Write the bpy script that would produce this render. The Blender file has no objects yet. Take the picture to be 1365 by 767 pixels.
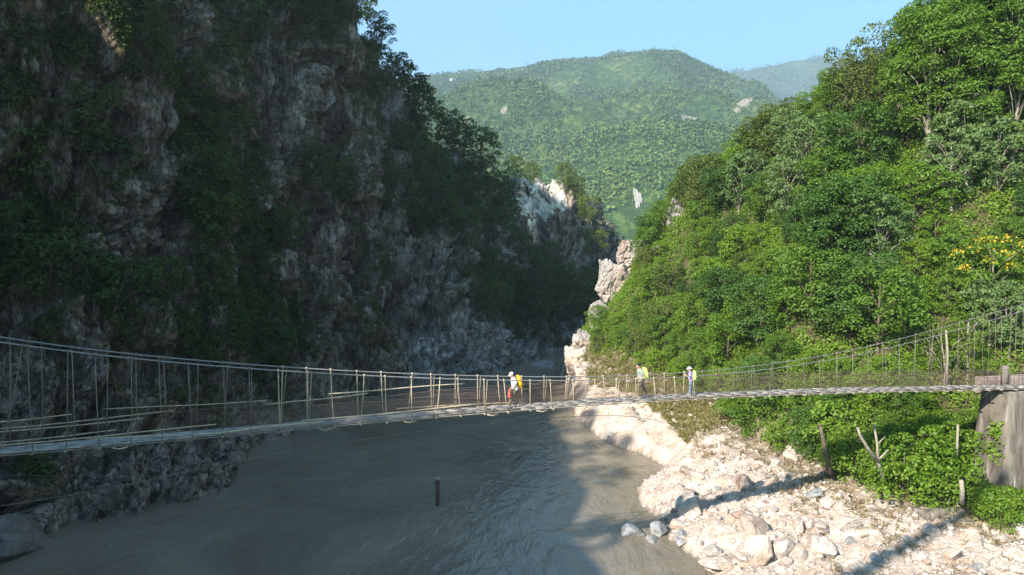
import bpy, math, random
import numpy as np
from mathutils import Vector, Matrix

R = np.random.default_rng(11)
scn = bpy.context.scene
COL = scn.collection

# ------------------------------------------------------------------ camera
HC, FPX, YH = 18.5, 920.0, 350.0
PITCH = math.atan((383.5 - YH) / FPX)
cam_d = bpy.data.cameras.new('camera'); cam = bpy.data.objects.new('camera', cam_d); COL.objects.link(cam)
cam.location = (0, 0, HC); cam.rotation_euler = (math.pi / 2 - PITCH, 0, 0)
cam_d.sensor_width = 36; cam_d.lens = 36 * FPX / 1365
cam_d.clip_start = 0.3; cam_d.clip_end = 12000
scn.camera = cam
CP, SP = math.cos(PITCH), math.sin(PITCH)

def ray(px, py):
    r = (px - 682.5) / FPX; u = (383.5 - py) / FPX
    return np.array([r, CP + u * SP, -SP + u * CP])
def at(px, py, Y):
    d = ray(px, py); return np.array([0, 0, HC]) + d * (Y / d[1])
def gp(px, py, z=0.0):
    d = ray(px, py); return np.array([0, 0, HC]) + d * ((z - HC) / d[2])
def proj(p):
    x, y, z = p[0], p[1], p[2] - HC
    f = y * CP - z * SP; u = y * SP + z * CP
    if f <= 0.01: return (-9999, -9999)
    return (682.5 + FPX * x / f, 383.5 - FPX * u / f)

# ------------------------------------------------------------------ numpy noise
def _h(ix, iy, iz, seed):
    n = (ix.astype(np.int64) * 374761393 + iy.astype(np.int64) * 668265263 + iz.astype(np.int64) * 2147483647 + seed * 974711) & 0xFFFFFFFF
    n = ((n ^ (n >> 13)) * 1274126177) & 0xFFFFFFFF
    n = ((n ^ (n >> 16)) * 2246822519) & 0xFFFFFFFF
    return ((n ^ (n >> 15)) & 0xFFFFFF) / float(0xFFFFFF)
def vnoise(P, seed=0):
    P = np.asarray(P, float); i = np.floor(P); f = P - i; f = f * f * f * (f * (f * 6 - 15) + 10)
    i = i.astype(np.int64); r = 0
    for a in (0, 1):
        for b in (0, 1):
            for c in (0, 1):
                w = (f[..., 0] if a else 1 - f[..., 0]) * (f[..., 1] if b else 1 - f[..., 1]) * (f[..., 2] if c else 1 - f[..., 2])
                r = r + w * _h(i[..., 0] + a, i[..., 1] + b, i[..., 2] + c, seed)
    return r * 2 - 1
def fbm(P, oct=4, seed=0, gain=.5):
    r = 0; a = 1; P = np.asarray(P, float)
    for k in range(oct):
        r = r + a * vnoise(P, seed + k); P = P * 2.03 + 11.7; a *= gain
    return r
def ridged(P, oct=4, seed=0):
    r = 0; a = 1; P = np.asarray(P, float)
    for k in range(oct):
        r = r + a * (1 - np.abs(vnoise(P, seed + k)) * 2); P = P * 2.03 + 7.3; a *= .5
    return r
def worley(P, seed=0):
    """(random value of nearest cell, second random, F1, F2)"""
    P = np.asarray(P, float); i = np.floor(P).astype(np.int64)
    f1 = np.full(P.shape[:-1], 9.); f2 = f1.copy(); val = np.zeros_like(f1); vec = np.zeros(P.shape)
    for a in (-1, 0, 1):
        for b in (-1, 0, 1):
            for c in (-1, 0, 1):
                j = i + np.array([a, b, c])
                q = np.stack([j[..., k] + _h(j[..., 0], j[..., 1], j[..., 2], seed + 31 * k) for k in range(3)], -1)
                dv = P - q; d = np.sqrt((dv ** 2).sum(-1))
                m = d < f1
                f2 = np.where(m, f1, np.minimum(f2, d)); f1 = np.where(m, d, f1)
                val = np.where(m, _h(j[..., 0], j[..., 1], j[..., 2], seed + 777), val)
                vec = np.where(m[..., None], dv, vec)
    return val, vec, f1, f2
def sstep(a, b, x):
    t = np.clip((x - a) / (b - a), 0, 1); return t * t * (3 - 2 * t)

# ------------------------------------------------------------------ meshes
def np_mesh(name, V, F, mats=(), smooth=False, midx=None):
    V = np.asarray(V, np.float32).reshape(-1, 3)
    me = bpy.data.meshes.new(name)
    me.vertices.add(len(V)); me.vertices.foreach_set('co', V.ravel())
    if isinstance(F, np.ndarray):
        k = F.shape[1]; n = len(F); lv = F.ravel(); starts = np.arange(n) * k
    else:
        n = len(F); lens = np.array([len(f) for f in F]); lv = np.array([i for f in F for i in f]); starts = np.concatenate([[0], np.cumsum(lens)[:-1]])
    me.loops.add(len(lv)); me.loops.foreach_set('vertex_index', lv.astype(np.int32))
    me.polygons.add(n); me.polygons.foreach_set('loop_start', starts.astype(np.int32))
    if smooth: me.polygons.foreach_set('use_smooth', np.ones(n, bool))
    if midx is not None: me.polygons.foreach_set('material_index', np.asarray(midx, np.int32))
    me.update(calc_edges=True); me.validate()
    for m in mats: me.materials.append(m)
    return me
def link(name, data, parent=None):
    o = bpy.data.objects.new(name, data); COL.objects.link(o)
    if parent is not None: o.parent = parent
    return o
def empty(name, loc=(0, 0, 0), rz=0.0):
    o = link(name, None); o.location = loc; o.rotation_euler = (0, 0, rz); o.empty_display_size = .2; return o
def tag(o, label, cat=None, group=None, kind=None):
    o['label'] = label
    if cat: o['category'] = cat
    if group: o['group'] = group
    if kind: o['kind'] = kind
    return o

class MB:
    def __init__(s): s.V = []; s.F = []; s.n = 0
    def add(s, V, F):
        V = np.asarray(V, float)
        s.V.append(V); s.F += [tuple(int(i) + s.n for i in f) for f in F]; s.n += len(V)
    def box(s, c, size, M=None):
        h = np.array(size) / 2
        P = np.array([(x, y, z) for x in (-1, 1) for y in (-1, 1) for z in (-1, 1)], float) * h
        if M is not None: P = P @ np.array(M).T
        s.add(P + np.array(c), [(0, 1, 3, 2), (4, 6, 7, 5), (0, 4, 5, 1), (2, 3, 7, 6), (0, 2, 6, 4), (1, 5, 7, 3)])
    def tube(s, pts, rad, n=6, cap=True, flat=1.0):
        pts = np.asarray(pts, float); m = len(pts)
        rad = np.broadcast_to(np.asarray(rad, float), (m,))
        t = np.gradient(pts, axis=0); t /= np.linalg.norm(t, axis=1)[:, None] + 1e-9
        ref = np.array([0, 0, 1.]) if abs(t[:, 2]).mean() < .8 else np.array([1., 0, 0])
        V = []
        for k in range(m):
            a = np.cross(t[k], ref); a /= np.linalg.norm(a) + 1e-9; b = np.cross(a, t[k])
            for j in range(n):
                th = 2 * math.pi * j / n
                V.append(pts[k] + rad[k] * (math.cos(th) * a + flat * math.sin(th) * b))
        F = [(k * n + j, k * n + (j + 1) % n, (k + 1) * n + (j + 1) % n, (k + 1) * n + j) for k in range(m - 1) for j in range(n)]
        if cap: F += [tuple(range(n))[::-1], tuple((m - 1) * n + j for j in range(n))]
        s.add(V, F)
    def ball(s, c, r, n=10, M=None):
        r = np.broadcast_to(np.asarray(r, float), (3,)); V = [(0, 0, -1)]; rings = n // 2 + 1
        for i in range(1, rings):
            ph = -math.pi / 2 + math.pi * i / rings
            for j in range(n):
                th = 2 * math.pi * j / n; V.append((math.cos(ph) * math.cos(th), math.cos(ph) * math.sin(th), math.sin(ph)))
        V.append((0, 0, 1)); V = np.array(V) * r
        if M is not None: V = V @ np.array(M).T
        F = [(0, 1 + (j + 1) % n, 1 + j) for j in range(n)]
        for i in range(rings - 2):
            for j in range(n):
                a = 1 + i * n + j; b = 1 + i * n + (j + 1) % n; F.append((a, b, b + n, a + n))
        L = len(V) - 1; F += [(L, L - n + j, L - n + (j + 1) % n) for j in range(n)]
        s.add(V + np.array(c), F)
    def capsule(s, a, b, ra, rb, n=12):
        a = np.array(a, float); b = np.array(b, float); d = b - a; L = np.linalg.norm(d); d = d / (L + 1e-9)
        pts = []; rr = []
        for k in range(5):
            ph = math.pi / 2 * (1 - k / 4) * .98; pts.append(a - d * ra * math.sin(ph)); rr.append(ra * math.cos(ph))
        for k in range(5):
            ph = math.pi / 2 * (k / 4) * .98; pts.append(b + d * rb * math.sin(ph)); rr.append(rb * math.cos(ph))
        s.tube(pts, np.maximum(rr, 1e-3), n)
    def mesh(s, name, mats=(), smooth=False):
        return np_mesh(name, np.concatenate(s.V), s.F, mats, smooth)
    def build(s, name, mat, parent=None, smooth=False):
        return link(name, s.mesh(name, [mat], smooth), parent)

def grid_faces(nu, nv):
    i = np.arange(nu - 1)[:, None] * nv + np.arange(nv - 1)[None, :]
    return np.stack([i, i + nv, i + nv + 1, i + 1], -1).reshape(-1, 4)

# ------------------------------------------------------------------ materials
class NT:
    def __init__(s, name):
        s.m = bpy.data.materials.new(name); s.m.use_nodes = True; s.t = s.m.node_tree; s.t.nodes.clear()
        s.out = s.n('ShaderNodeOutputMaterial')
    def n(s, typ, **kw):
        x = s.t.nodes.new(typ)
        for k, v in kw.items():
            if k.startswith('i_'):
                key = k[2:]; key = int(key) if key.isdigit() else key.replace('_', ' ')
                if hasattr(v, 'is_output'): s.t.links.new(v, x.inputs[key])
                else: x.inputs[key].default_value = v
            else: setattr(x, k, v)
        return x
    def l(s, a, b): s.t.links.new(a, b)
    def noise(s, vec, scale, detail=5, rough=.55, dist=0.0):
        x = s.n('ShaderNodeTexNoise', i_Scale=scale, i_Detail=detail, i_Roughness=rough, i_Distortion=dist)
        s.l(vec, x.inputs['Vector']); return x.outputs['Fac']
    def ramp(s, fac, stops):
        x = s.n('ShaderNodeValToRGB'); e = x.color_ramp.elements
        while len(e) > 1: e.remove(e[-1])
        e[0].position = stops[0][0]; e[0].color = (*stops[0][1], 1)
        for p, c in stops[1:]:
            k = e.new(p); k.color = (*c, 1)
        s.l(fac, x.inputs[0]); return x.outputs[0]
    def mix(s, fac, a, b, mode='MIX'):
        x = s.n('ShaderNodeMix', data_type='RGBA', blend_type=mode)
        for k, v in ((0, fac), (6, a), (7, b)):
            if hasattr(v, 'is_output'): s.l(v, x.inputs[k])
            else: x.inputs[k].default_value = v if k == 0 else (*v, 1) if len(v) == 3 else v
        return x.outputs[2]
    def math(s, op, a, b=0.0):
        x = s.n('ShaderNodeMath', operation=op)
        for k, v in ((0, a), (1, b)):
            if hasattr(v, 'is_output'): s.l(v, x.inputs[k])
            else: x.inputs[k].default_value = v
        return x.outputs[0]
    def mapping(s, vec, scale=(1, 1, 1), rot=(0, 0, 0)):
        x = s.n('ShaderNodeMapping'); x.inputs['Scale'].default_value = scale; x.inputs['Rotation'].default_value = rot
        s.l(vec, x.inputs[0]); return x.outputs[0]
    def coord(s, kind='Object'): return s.n('ShaderNodeTexCoord').outputs[kind]
    def pbr(s, col, rough=.9, bump=None, bstr=.5, bdist=.05, **kw):
        p = s.n('ShaderNodeBsdfPrincipled')
        for v, k in ((col, 'Base Color'), (rough, 'Roughness')):
            if hasattr(v, 'is_output'): s.l(v, p.inputs[k])
            else: p.inputs[k].default_value = (*v, 1) if k == 'Base Color' else v
        p.inputs['Specular IOR Level'].default_value = kw.get('spec', .25)
        if bump is not None:
            b = s.n('ShaderNodeBump', i_Strength=bstr, i_Distance=bdist); s.l(bump, b.inputs['Height']); s.l(b.outputs[0], p.inputs['Normal'])
        s.l(p.outputs[0], s.out.inputs[0]); return p

def plain(name, col, rough=.8, var=.25, scale=6, spec=.25, metal=0):
    t = NT(name); n = t.noise(t.coord(), scale, 4)
    c = t.ramp(n, [(.3, tuple(x * (1 - var) for x in col)), (.7, tuple(min(1, x * (1 + var)) for x in col))])
    p = t.pbr(c, rough, spec=spec); p.inputs['Metallic'].default_value = metal
    return t.m

def leaf_mat(name, cols, trans=.35, gloss=.022):
    """cols: list of leaf colours; varied per leaf and per tree"""
    t = NT(name)
    isl = t.n('ShaderNodeNewGeometry').outputs['Random Per Island']
    obj = t.n('ShaderNodeObjectInfo').outputs['Random']
    k = t.math('ADD', t.math('MULTIPLY', isl, .55), t.math('MULTIPLY', obj, .45))
    n = len(cols); c = t.ramp(k, [(.12 + .76 * i / max(1, n - 1), c) for i, c in enumerate(cols)])
    d = t.n('ShaderNodeBsdfDiffuse'); t.l(c, d.inputs[0])
    tr = t.n('ShaderNodeBsdfTranslucent'); c2 = t.mix(.5, c, (.16, .22, .02), 'ADD') if False else t.mix(1.0, c, (1.25, 1.3, .55), 'MULTIPLY'); t.l(c2, tr.inputs[0])
    m1 = t.n('ShaderNodeMixShader', i_0=trans); t.l(d.outputs[0], m1.inputs[1]); t.l(tr.outputs[0], m1.inputs[2])
    g = t.n('ShaderNodeBsdfGlossy', i_Roughness=.6); g.inputs[0].default_value = (.8, .85, .8, 1)
    m2 = t.n('ShaderNodeMixShader', i_0=gloss); t.l(m1.outputs[0], m2.inputs[1]); t.l(g.outputs[0], m2.inputs[2])
    t.l(m2.outputs[0], t.out.inputs[0])
    return t.m

def rock_mat(name, dark, mid, pale, green=None, gamt=.5, streak=.5, scale=1.0, bstr=.8, wash=0, washc=(.20, .175, .15), tone=False):
    t = NT(name); co = t.coord()
    warp = t.noise(co, .25 * scale, 4)
    n1 = t.noise(co, .45 * scale, 8, .62, .6)
    st = t.mapping(co, (1.3, 1.3, .22), (.25, .3, 0)); n2 = t.noise(st, .9 * scale, 7, .65, .8)
    k = t.math('ADD', t.math('MULTIPLY', n1, 1 - streak), t.math('MULTIPLY', n2, streak))
    c = t.ramp(k, [(.34, dark), (.47, mid), (.56, tuple((a + b) / 2 for a, b in zip(mid, pale))), (.66, pale)])
    n3 = t.noise(co, 2.2 * scale, 6, .7)
    c = t.mix(t.ramp(n3, [(.35, (0.25, .25, .25)), (.6, (0, 0, 0))]), c, tuple(x * .5 for x in dark))
    rust = t.ramp(t.noise(t.mapping(co, (1, 1, .4)), .5 * scale, 5), [(.52, (0, 0, 0)), (.68, (.55, .55, .55))])
    c = t.mix(rust, c, (mid[0] * 1.15, mid[1] * .85, mid[2] * .62))
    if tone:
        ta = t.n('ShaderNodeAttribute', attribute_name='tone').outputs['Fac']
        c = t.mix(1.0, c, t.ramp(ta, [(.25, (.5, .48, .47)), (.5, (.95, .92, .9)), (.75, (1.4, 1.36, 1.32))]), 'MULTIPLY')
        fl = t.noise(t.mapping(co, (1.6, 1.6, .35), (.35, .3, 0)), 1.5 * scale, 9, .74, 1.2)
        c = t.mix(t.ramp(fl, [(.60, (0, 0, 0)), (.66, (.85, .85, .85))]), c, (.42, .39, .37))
    if green:
        g = t.ramp(t.noise(co, .3 * scale, 7, .7, 1.0), [(gamt, (0, 0, 0)), (gamt + .1, (.9, .9, .9))])
        gc = t.mix(t.noise(co, 1.8 * scale, 5), green, tuple(x * 2.0 for x in green))
        c = t.mix(g, c, gc)
    if wash:
        sp = t.n('ShaderNodeSeparateXYZ'); t.l(co, sp.inputs[0])
        zz = t.math('ADD', sp.outputs[2], t.math('MULTIPLY', t.math('SUBTRACT', t.noise(co, .18, 5), .5), -14.0))
        wf = t.ramp(t.math('DIVIDE', zz, 20.0), [(wash / 20 * .6, (1, 1, 1)), (wash / 20, (0, 0, 0))])
        wc = t.ramp(t.noise(t.mapping(co, (1, 1, .6), (.2, .5, 0)), 1.1, 8, .68, .8), [(.34, tuple(x * .45 for x in washc)), (.5, washc), (.64, tuple(min(.7, x * 1.9) for x in washc))])
        c = t.mix(wf, c, wc)
    vo = t.n('ShaderNodeTexVoronoi', feature='DISTANCE_TO_EDGE', i_Scale=1.1 * scale); 
    wv = t.n('ShaderNodeVectorMath', operation='ADD'); nz = t.n('ShaderNodeTexNoise', i_Scale=1.2 * scale, i_Detail=4)
    t.l(t.mapping(co, (1, 1, .6), (.3, .2, 0)), wv.inputs[0]); t.l(nz.outputs['Color'], wv.inputs[1]); t.l(co, nz.inputs['Vector']); t.l(wv.outputs[0], vo.inputs['Vector'])
    crack = t.ramp(vo.outputs['Distance'], [(0, (0, 0, 0)), (.06, (1, 1, 1))])
    vp = t.n('ShaderNodeTexVoronoi', feature='F1', distance='CHEBYCHEV', i_Scale=1.3 * scale); t.l(t.mapping(wv.outputs[0], (1.5, 1, .5), (.35, .2, 0)), vp.inputs['Vector'])
    h = t.math('ADD', t.math('ADD', t.math('MULTIPLY', crack, .35), t.math('MULTIPLY', vp.outputs['Distance'], .6)), t.math('MULTIPLY', t.noise(co, 2.2 * scale, 9, .72), .55))
    if tone: c = t.mix(t.ramp(vo.outputs['Distance'], [(0, (.8, .8, .8)), (.035, (0, 0, 0))]), c, tuple(x * .6 for x in dark))
    t.pbr(c, .92, h, bstr, .35 / scale, spec=.2)
    return t.m

M = {}
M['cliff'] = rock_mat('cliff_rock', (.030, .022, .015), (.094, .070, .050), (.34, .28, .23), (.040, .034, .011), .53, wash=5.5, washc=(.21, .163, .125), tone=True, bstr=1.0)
M['cliff_far'] = rock_mat('ridge_rock', (.050, .038, .029), (.14, .108, .083), (.40, .34, .29), (.034, .034, .011), .56, .5, .7, wash=11, washc=(.24, .205, .18), tone=True, bstr=1.0)
M['shore'] = rock_mat('shore_rock', (.06, .052, .046), (.125, .108, .094), (.24, .21, .185), (.03, .03, .015), .66, .35, 1.3)
M['white_rock'] = rock_mat('white_rock', (.18, .16, .135), (.40, .36, .30), (.66, .63, .57), None, .5, .75, .5)
M['pale_rock'] = rock_mat('pale_rock', (.25, .20, .165), (.42, .35, .30), (.60, .53, .475), None, .5, .4, 1.5, .6)
M['brown_rock'] = rock_mat('brown_rock', (.16, .12, .10), (.30, .23, .19), (.44, .36, .31), None, .5, .4, 2.0, .6)
M['grey_rock'] = rock_mat('grey_rock', (.12, .12, .12), (.24, .24, .24), (.42, .42, .42), None, .5, .4, 2.0, .6)
M['knob_rock'] = rock_mat('outcrop_rock', (.13, .11, .095), (.30, .265, .24), (.52, .48, .445), (.05, .06, .02), .62, .6, 1.0, .9)

BARK = plain('bark_brown', (.12, .09, .065), .95, .4, 8)
BARKP = plain('bark_pale', (.24, .205, .16), .9, .35, 6)
L = {}
L['mid'] = leaf_mat('leaves_mid', [(.055, .110, .010), (.088, .165, .014), (.135, .212, .021)])
L['dark'] = leaf_mat('leaves_dark', [(.032, .075, .012), (.05, .11, .015), (.08, .145, .02)])
L['bright'] = leaf_mat('leaves_bright', [(.082, .160, .010), (.125, .215, .014), (.18, .262, .022)], .42)
L['pale'] = leaf_mat('leaves_pale', [(.07, .125, .03), (.10, .16, .042), (.15, .205, .075)], .3)
L['lime'] = leaf_mat('leaves_lime', [(.10, .17, .015), (.14, .21, .02), (.18, .25, .035)], .45)
L['yellow'] = leaf_mat('blossom_yellow', [(.42, .28, .015), (.50, .36, .02), (.36, .27, .03)], .3)
L['olive'] = leaf_mat('leaves_olive', [(.065, .095, .016), (.095, .13, .02), (.135, .165, .03)], .35)
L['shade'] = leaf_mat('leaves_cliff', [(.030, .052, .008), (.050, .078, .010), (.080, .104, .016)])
L['dry'] = leaf_mat('dry_leaves', [(.17, .12, .065), (.26, .20, .11), (.20, .17, .08)], .2)
L['drygreen'] = leaf_mat('grass_mixed', [(.075, .07, .018), (.115, .098, .032), (.17, .13, .055)], .25)

# ------------------------------------------------------------------ foliage
def unit(v): return v / (np.linalg.norm(v, axis=-1, keepdims=True) + 1e-9)
def leaf_quads(P, Nrm, size, rng, aspect=.55, droop=.0):
    n = len(P); N = unit(Nrm); a = unit(np.cross(N, rng.normal(size=(n, 3)))); 
    a[:, 2] -= droop; a = unit(a); b = unit(np.cross(N, a))
    s = np.asarray(size).reshape(-1, 1) * np.ones((n, 1)); l = s * a; w = s * aspect * b
    V = np.stack([P - l * .5, P - w * .5 + l * .05, P + l * .5 - N * s * .12, P + w * .5 + l * .05], 1).reshape(-1, 3)
    return V, np.arange(4 * n).reshape(-1, 4)
def blob_leaves(blobs, per_area, size, rng, aspect=.55, flat=.45, droop=0., noise=.28):
    Vs = []; n0 = 0; Fs = []
    for c, r in blobs:
        r = np.broadcast_to(np.asarray(r, float), (3,)); area = 4 * math.pi * (r.prod()) ** (2 / 3)
        n = max(8, int(area * per_area)); d = unit(rng.normal(size=(n, 3)))
        d[:, 2] = np.where(d[:, 2] < -.35, -d[:, 2], d[:, 2])
        lump = 1 + .22 * vnoise(d * 2.3 + np.array(c), 5)[:, None]
        P = np.array(c) + d * r * lump * (1 - noise * rng.random((n, 1)) ** 1.6)
        nr = d * (1 - flat) + np.array([0, 0, 1.]) * flat + rng.normal(size=(n, 3)) * .38
        V, F = leaf_quads(P, nr, size * (.65 + .7 * rng.random(n)), rng, aspect, droop)
        Vs.append(V); Fs.append(F + n0); n0 += len(V)
    return np.concatenate(Vs), np.concatenate(Fs)

def tree_proto(name, H, Rc, leaf, bark, seed, nb=22, size=.33, dens=9, base=.25, conic=.0, blob=.34, aspect=.55, flat=.45, droop=0., blossom=None, sparse=1.0):
    """returns (trunk mesh, crown mesh, blossom mesh or None); base at the origin"""
    rng = np.random.default_rng(seed); mb = MB()
    lean = rng.normal(size=2) * .06 * H
    top = np.array([lean[0], lean[1], H * .86]); k = np.linspace(0, 1, 7)
    tp = np.stack([lean[0] * k ** 1.5 + .06 * np.sin(k * 6 + seed), lean[1] * k ** 1.5 + .05 * np.cos(k * 5 + seed), -.6 + (top[2] + .6) * k], 1)
    mb.tube(tp, .019 * H * (1 - .85 * k) + .012, 7)
    blobs = []
    for i in range(nb):
        f = (i + .5) / nb; zz = base + (1 - base) * (f ** .85)
        prof = math.sin(math.pi * min(1, (1 - (zz - base) / (1 - base)) * .62 + .22)) if conic == 0 else (1 - (zz - base) / (1 - base)) ** .8 * conic + .12
        th = i * 2.399 + rng.random() * .9; rad = Rc * prof * (.35 + .65 * rng.random() ** .5)
        c = np.array([math.cos(th) * rad + lean[0] * zz, math.sin(th) * rad + lean[1] * zz, H * zz - blob * Rc * .4])
        br = Rc * blob * (.7 + .6 * rng.random()); blobs.append((c, (br, br, br * (.6 + .2 * rng.random()))))
        if i % 2 == 0 or sparse < 1:
            kk = min(.95, max(.2, (c[2] / H) - .22)); s0 = np.array([np.interp(kk, k, tp[:, j]) for j in range(3)])
            mid = (s0 + c) / 2 + np.array([0, 0, .06 * H]); mb.tube([s0, mid, c], [.007 * H * (1.1 - kk) + .012, .004 * H + .006, .008], 5)
    V, F = blob_leaves(blobs, dens * sparse, size, rng, aspect, flat, droop)
    crown = np_mesh(name + '_crown', V, F, [leaf])
    bl = None
    if blossom:
        up = [(c + np.array([0, 0, r[2] * .35]), np.array(r) * .8) for c, r in blobs[nb // 2:]]
        Vb, Fb = blob_leaves(up, dens * .55, size * .9, rng, .8); bl = np_mesh(name + '_blossom', Vb, Fb, [blossom])
    return mb.mesh(name + '_trunk', [bark], True), crown, bl

protos = {}
def proto(key, name, look, n, **kw):
    protos[key] = dict(name=name, look=look, m=[tree_proto(name, seed=100 * len(protos) + i, **kw) for i in range(n)], H=kw['H'])
proto('mid', 'broadleaf_tree', 'mid-green bushy tree', 3, H=7, Rc=3.0, leaf=L['mid'], bark=BARK, nb=28, dens=26, size=.235)
proto('dark', 'broadleaf_tree', 'dense dark green tree', 3, H=8, Rc=3.2, leaf=L['dark'], bark=BARK, nb=30, dens=26, size=.235)
proto('bright', 'broadleaf_tree', 'bright yellow-green tree', 3, H=6, Rc=2.7, leaf=L['bright'], bark=BARK, nb=26, dens=25, size=.245, base=.15)
proto('pale', 'feathery_tree', 'pale grey-green feathery tree', 3, H=8, Rc=2.6, leaf=L['pale'], bark=BARKP, nb=40, dens=20, size=.34, blob=.27, aspect=.36, flat=.25, droop=.5)
proto('olive', 'broadleaf_tree', 'olive-toned thin-leaved tree', 2, H=7, Rc=2.7, leaf=L['olive'], bark=BARKP, nb=28, dens=24, size=.24)
proto('lime', 'young_tree', 'light lime-green young tree', 2, H=6, Rc=2.0, leaf=L['lime'], bark=BARKP, nb=22, dens=22, size=.2, blob=.3, flat=.8, base=.3)
proto('yellow', 'flowering_tree', 'tree crowned with yellow-orange blossom', 1, H=7.5, Rc=3.0, leaf=L['mid'], bark=BARKP, nb=26, dens=20, size=.25, blossom=L['yellow'])
proto('tall', 'tall_forest_tree', 'tall pale-trunked tree', 3, H=13, Rc=3.4, leaf=L['mid'], bark=BARKP, nb=44, dens=26, base=.22, size=.24)
proto('sparse', 'thin_crowned_tree', 'thin-crowned twiggy tree', 2, H=10, Rc=3.6, leaf=L['olive'], bark=BARK, nb=40, dens=13, base=.3, blob=.22, size=.28, sparse=.8)
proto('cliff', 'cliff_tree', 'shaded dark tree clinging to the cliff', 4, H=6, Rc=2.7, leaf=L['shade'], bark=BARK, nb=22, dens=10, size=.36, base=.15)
proto('shrub', 'shrub', 'leafy green shrub', 3, H=2.6, Rc=1.7, leaf=L['bright'], bark=BARK, nb=15, dens=28, size=.19, base=.1, blob=.4)
proto('shrubd', 'shrub', 'dark leafy shrub', 2, H=2.6, Rc=1.6, leaf=L['mid'], bark=BARK, nb=15, dens=28, size=.19, base=.1, blob=.4)

placed = []   # (obj, look, kind key, position)
def put_tree(key, pos, s=1.0, rz=None, look=None, tilt=(0, 0), variant=None):
    p = protos[key]; v = int(R.integers(len(p['m']))) if variant is None else variant
    tr, cr, bl = p['m'][v]
    e = empty(p['name'], tuple(float(x) for x in pos), float(R.random() * 6.28) if rz is None else rz)
    e.scale = (s * (.9 + .2 * R.random()), s * (.9 + .2 * R.random()), s)
    e.rotation_euler[0], e.rotation_euler[1] = tilt
    link('trunk', tr, e); link('crown', cr, e)
    if bl: link('blossom', bl, e)
    placed.append((e, look or p['look'], key, np.array(pos), p['H'] * s))
    return e

# ------------------------------------------------------------------ ruled cliff sheets
def catmull(C, t):
    """C: (n, ...) control values, t in [0, n-1]"""
    n = len(C); i = np.clip(np.floor(t).astype(int), 0, n - 2); f = (t - i)
    g = lambda k: C[np.clip(k, 0, n - 1)]
    f = f.reshape((-1,) + (1,) * (C.ndim - 1))
    p0, p1, p2, p3 = g(i - 1), g(i), g(i + 1), g(i + 2)
    return .5 * ((2 * p1) + (-p0 + p2) * f + (2 * p0 - 5 * p1 + 4 * p2 - p3) * f ** 2 + (-p0 + 3 * p1 - 3 * p2 + p3) * f ** 3)
def arc_resample(C, step, axis_pts):
    n = len(axis_pts); t = np.linspace(0, n - 1, 50 * n); P = catmull(axis_pts, t)
    d = np.concatenate([[0], np.cumsum(np.linalg.norm(np.diff(P, axis=0), axis=1))])
    m = max(3, int(d[-1] / step)); return np.interp(np.linspace(0, d[-1], m), d, t)
def sheet(columns, su, sv, disp):
    """columns: (nc, nr, 3) control net; first row the foot, last row the far end of the back slope"""
    C = np.array(columns, float)
    tu = arc_resample(C, su, C[:, C.shape[1] // 2, :]); A = catmull(C, tu)
    A = np.swapaxes(A, 0, 1)
    mid = A[:, A.shape[1] // 2, :]
    n = len(mid); t = np.linspace(0, n - 1, 50 * n); P = np.stack([np.interp(t, np.arange(n), mid[:, k]) for k in range(3)], 1)
    d = np.concatenate([[0], np.cumsum(np.linalg.norm(np.diff(P, axis=0), axis=1))]); m = int(d[-1] / sv)
    tv = np.interp(np.linspace(0, d[-1], m), d, t)
    i = np.clip(np.floor(tv).astype(int), 0, n - 2); f = (tv - i)[:, None, None]
    G = A[i] * (1 - f) + A[i + 1] * f                       # (v, u, 3)
    G = np.swapaxes(G, 0, 1)                                # (u, v, 3)
    du = np.gradient(G, axis=0); dv = np.gradient(G, axis=1); Nn = unit(np.cross(du, dv))
    D = disp(G, Nn); sheet.tone = disp.tone
    G2 = G + Nn * D[..., None]
    du = np.gradient(G2, axis=0); dv = np.gradient(G2, axis=1); N2 = unit(np.cross(du, dv))
    return G2, N2
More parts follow.
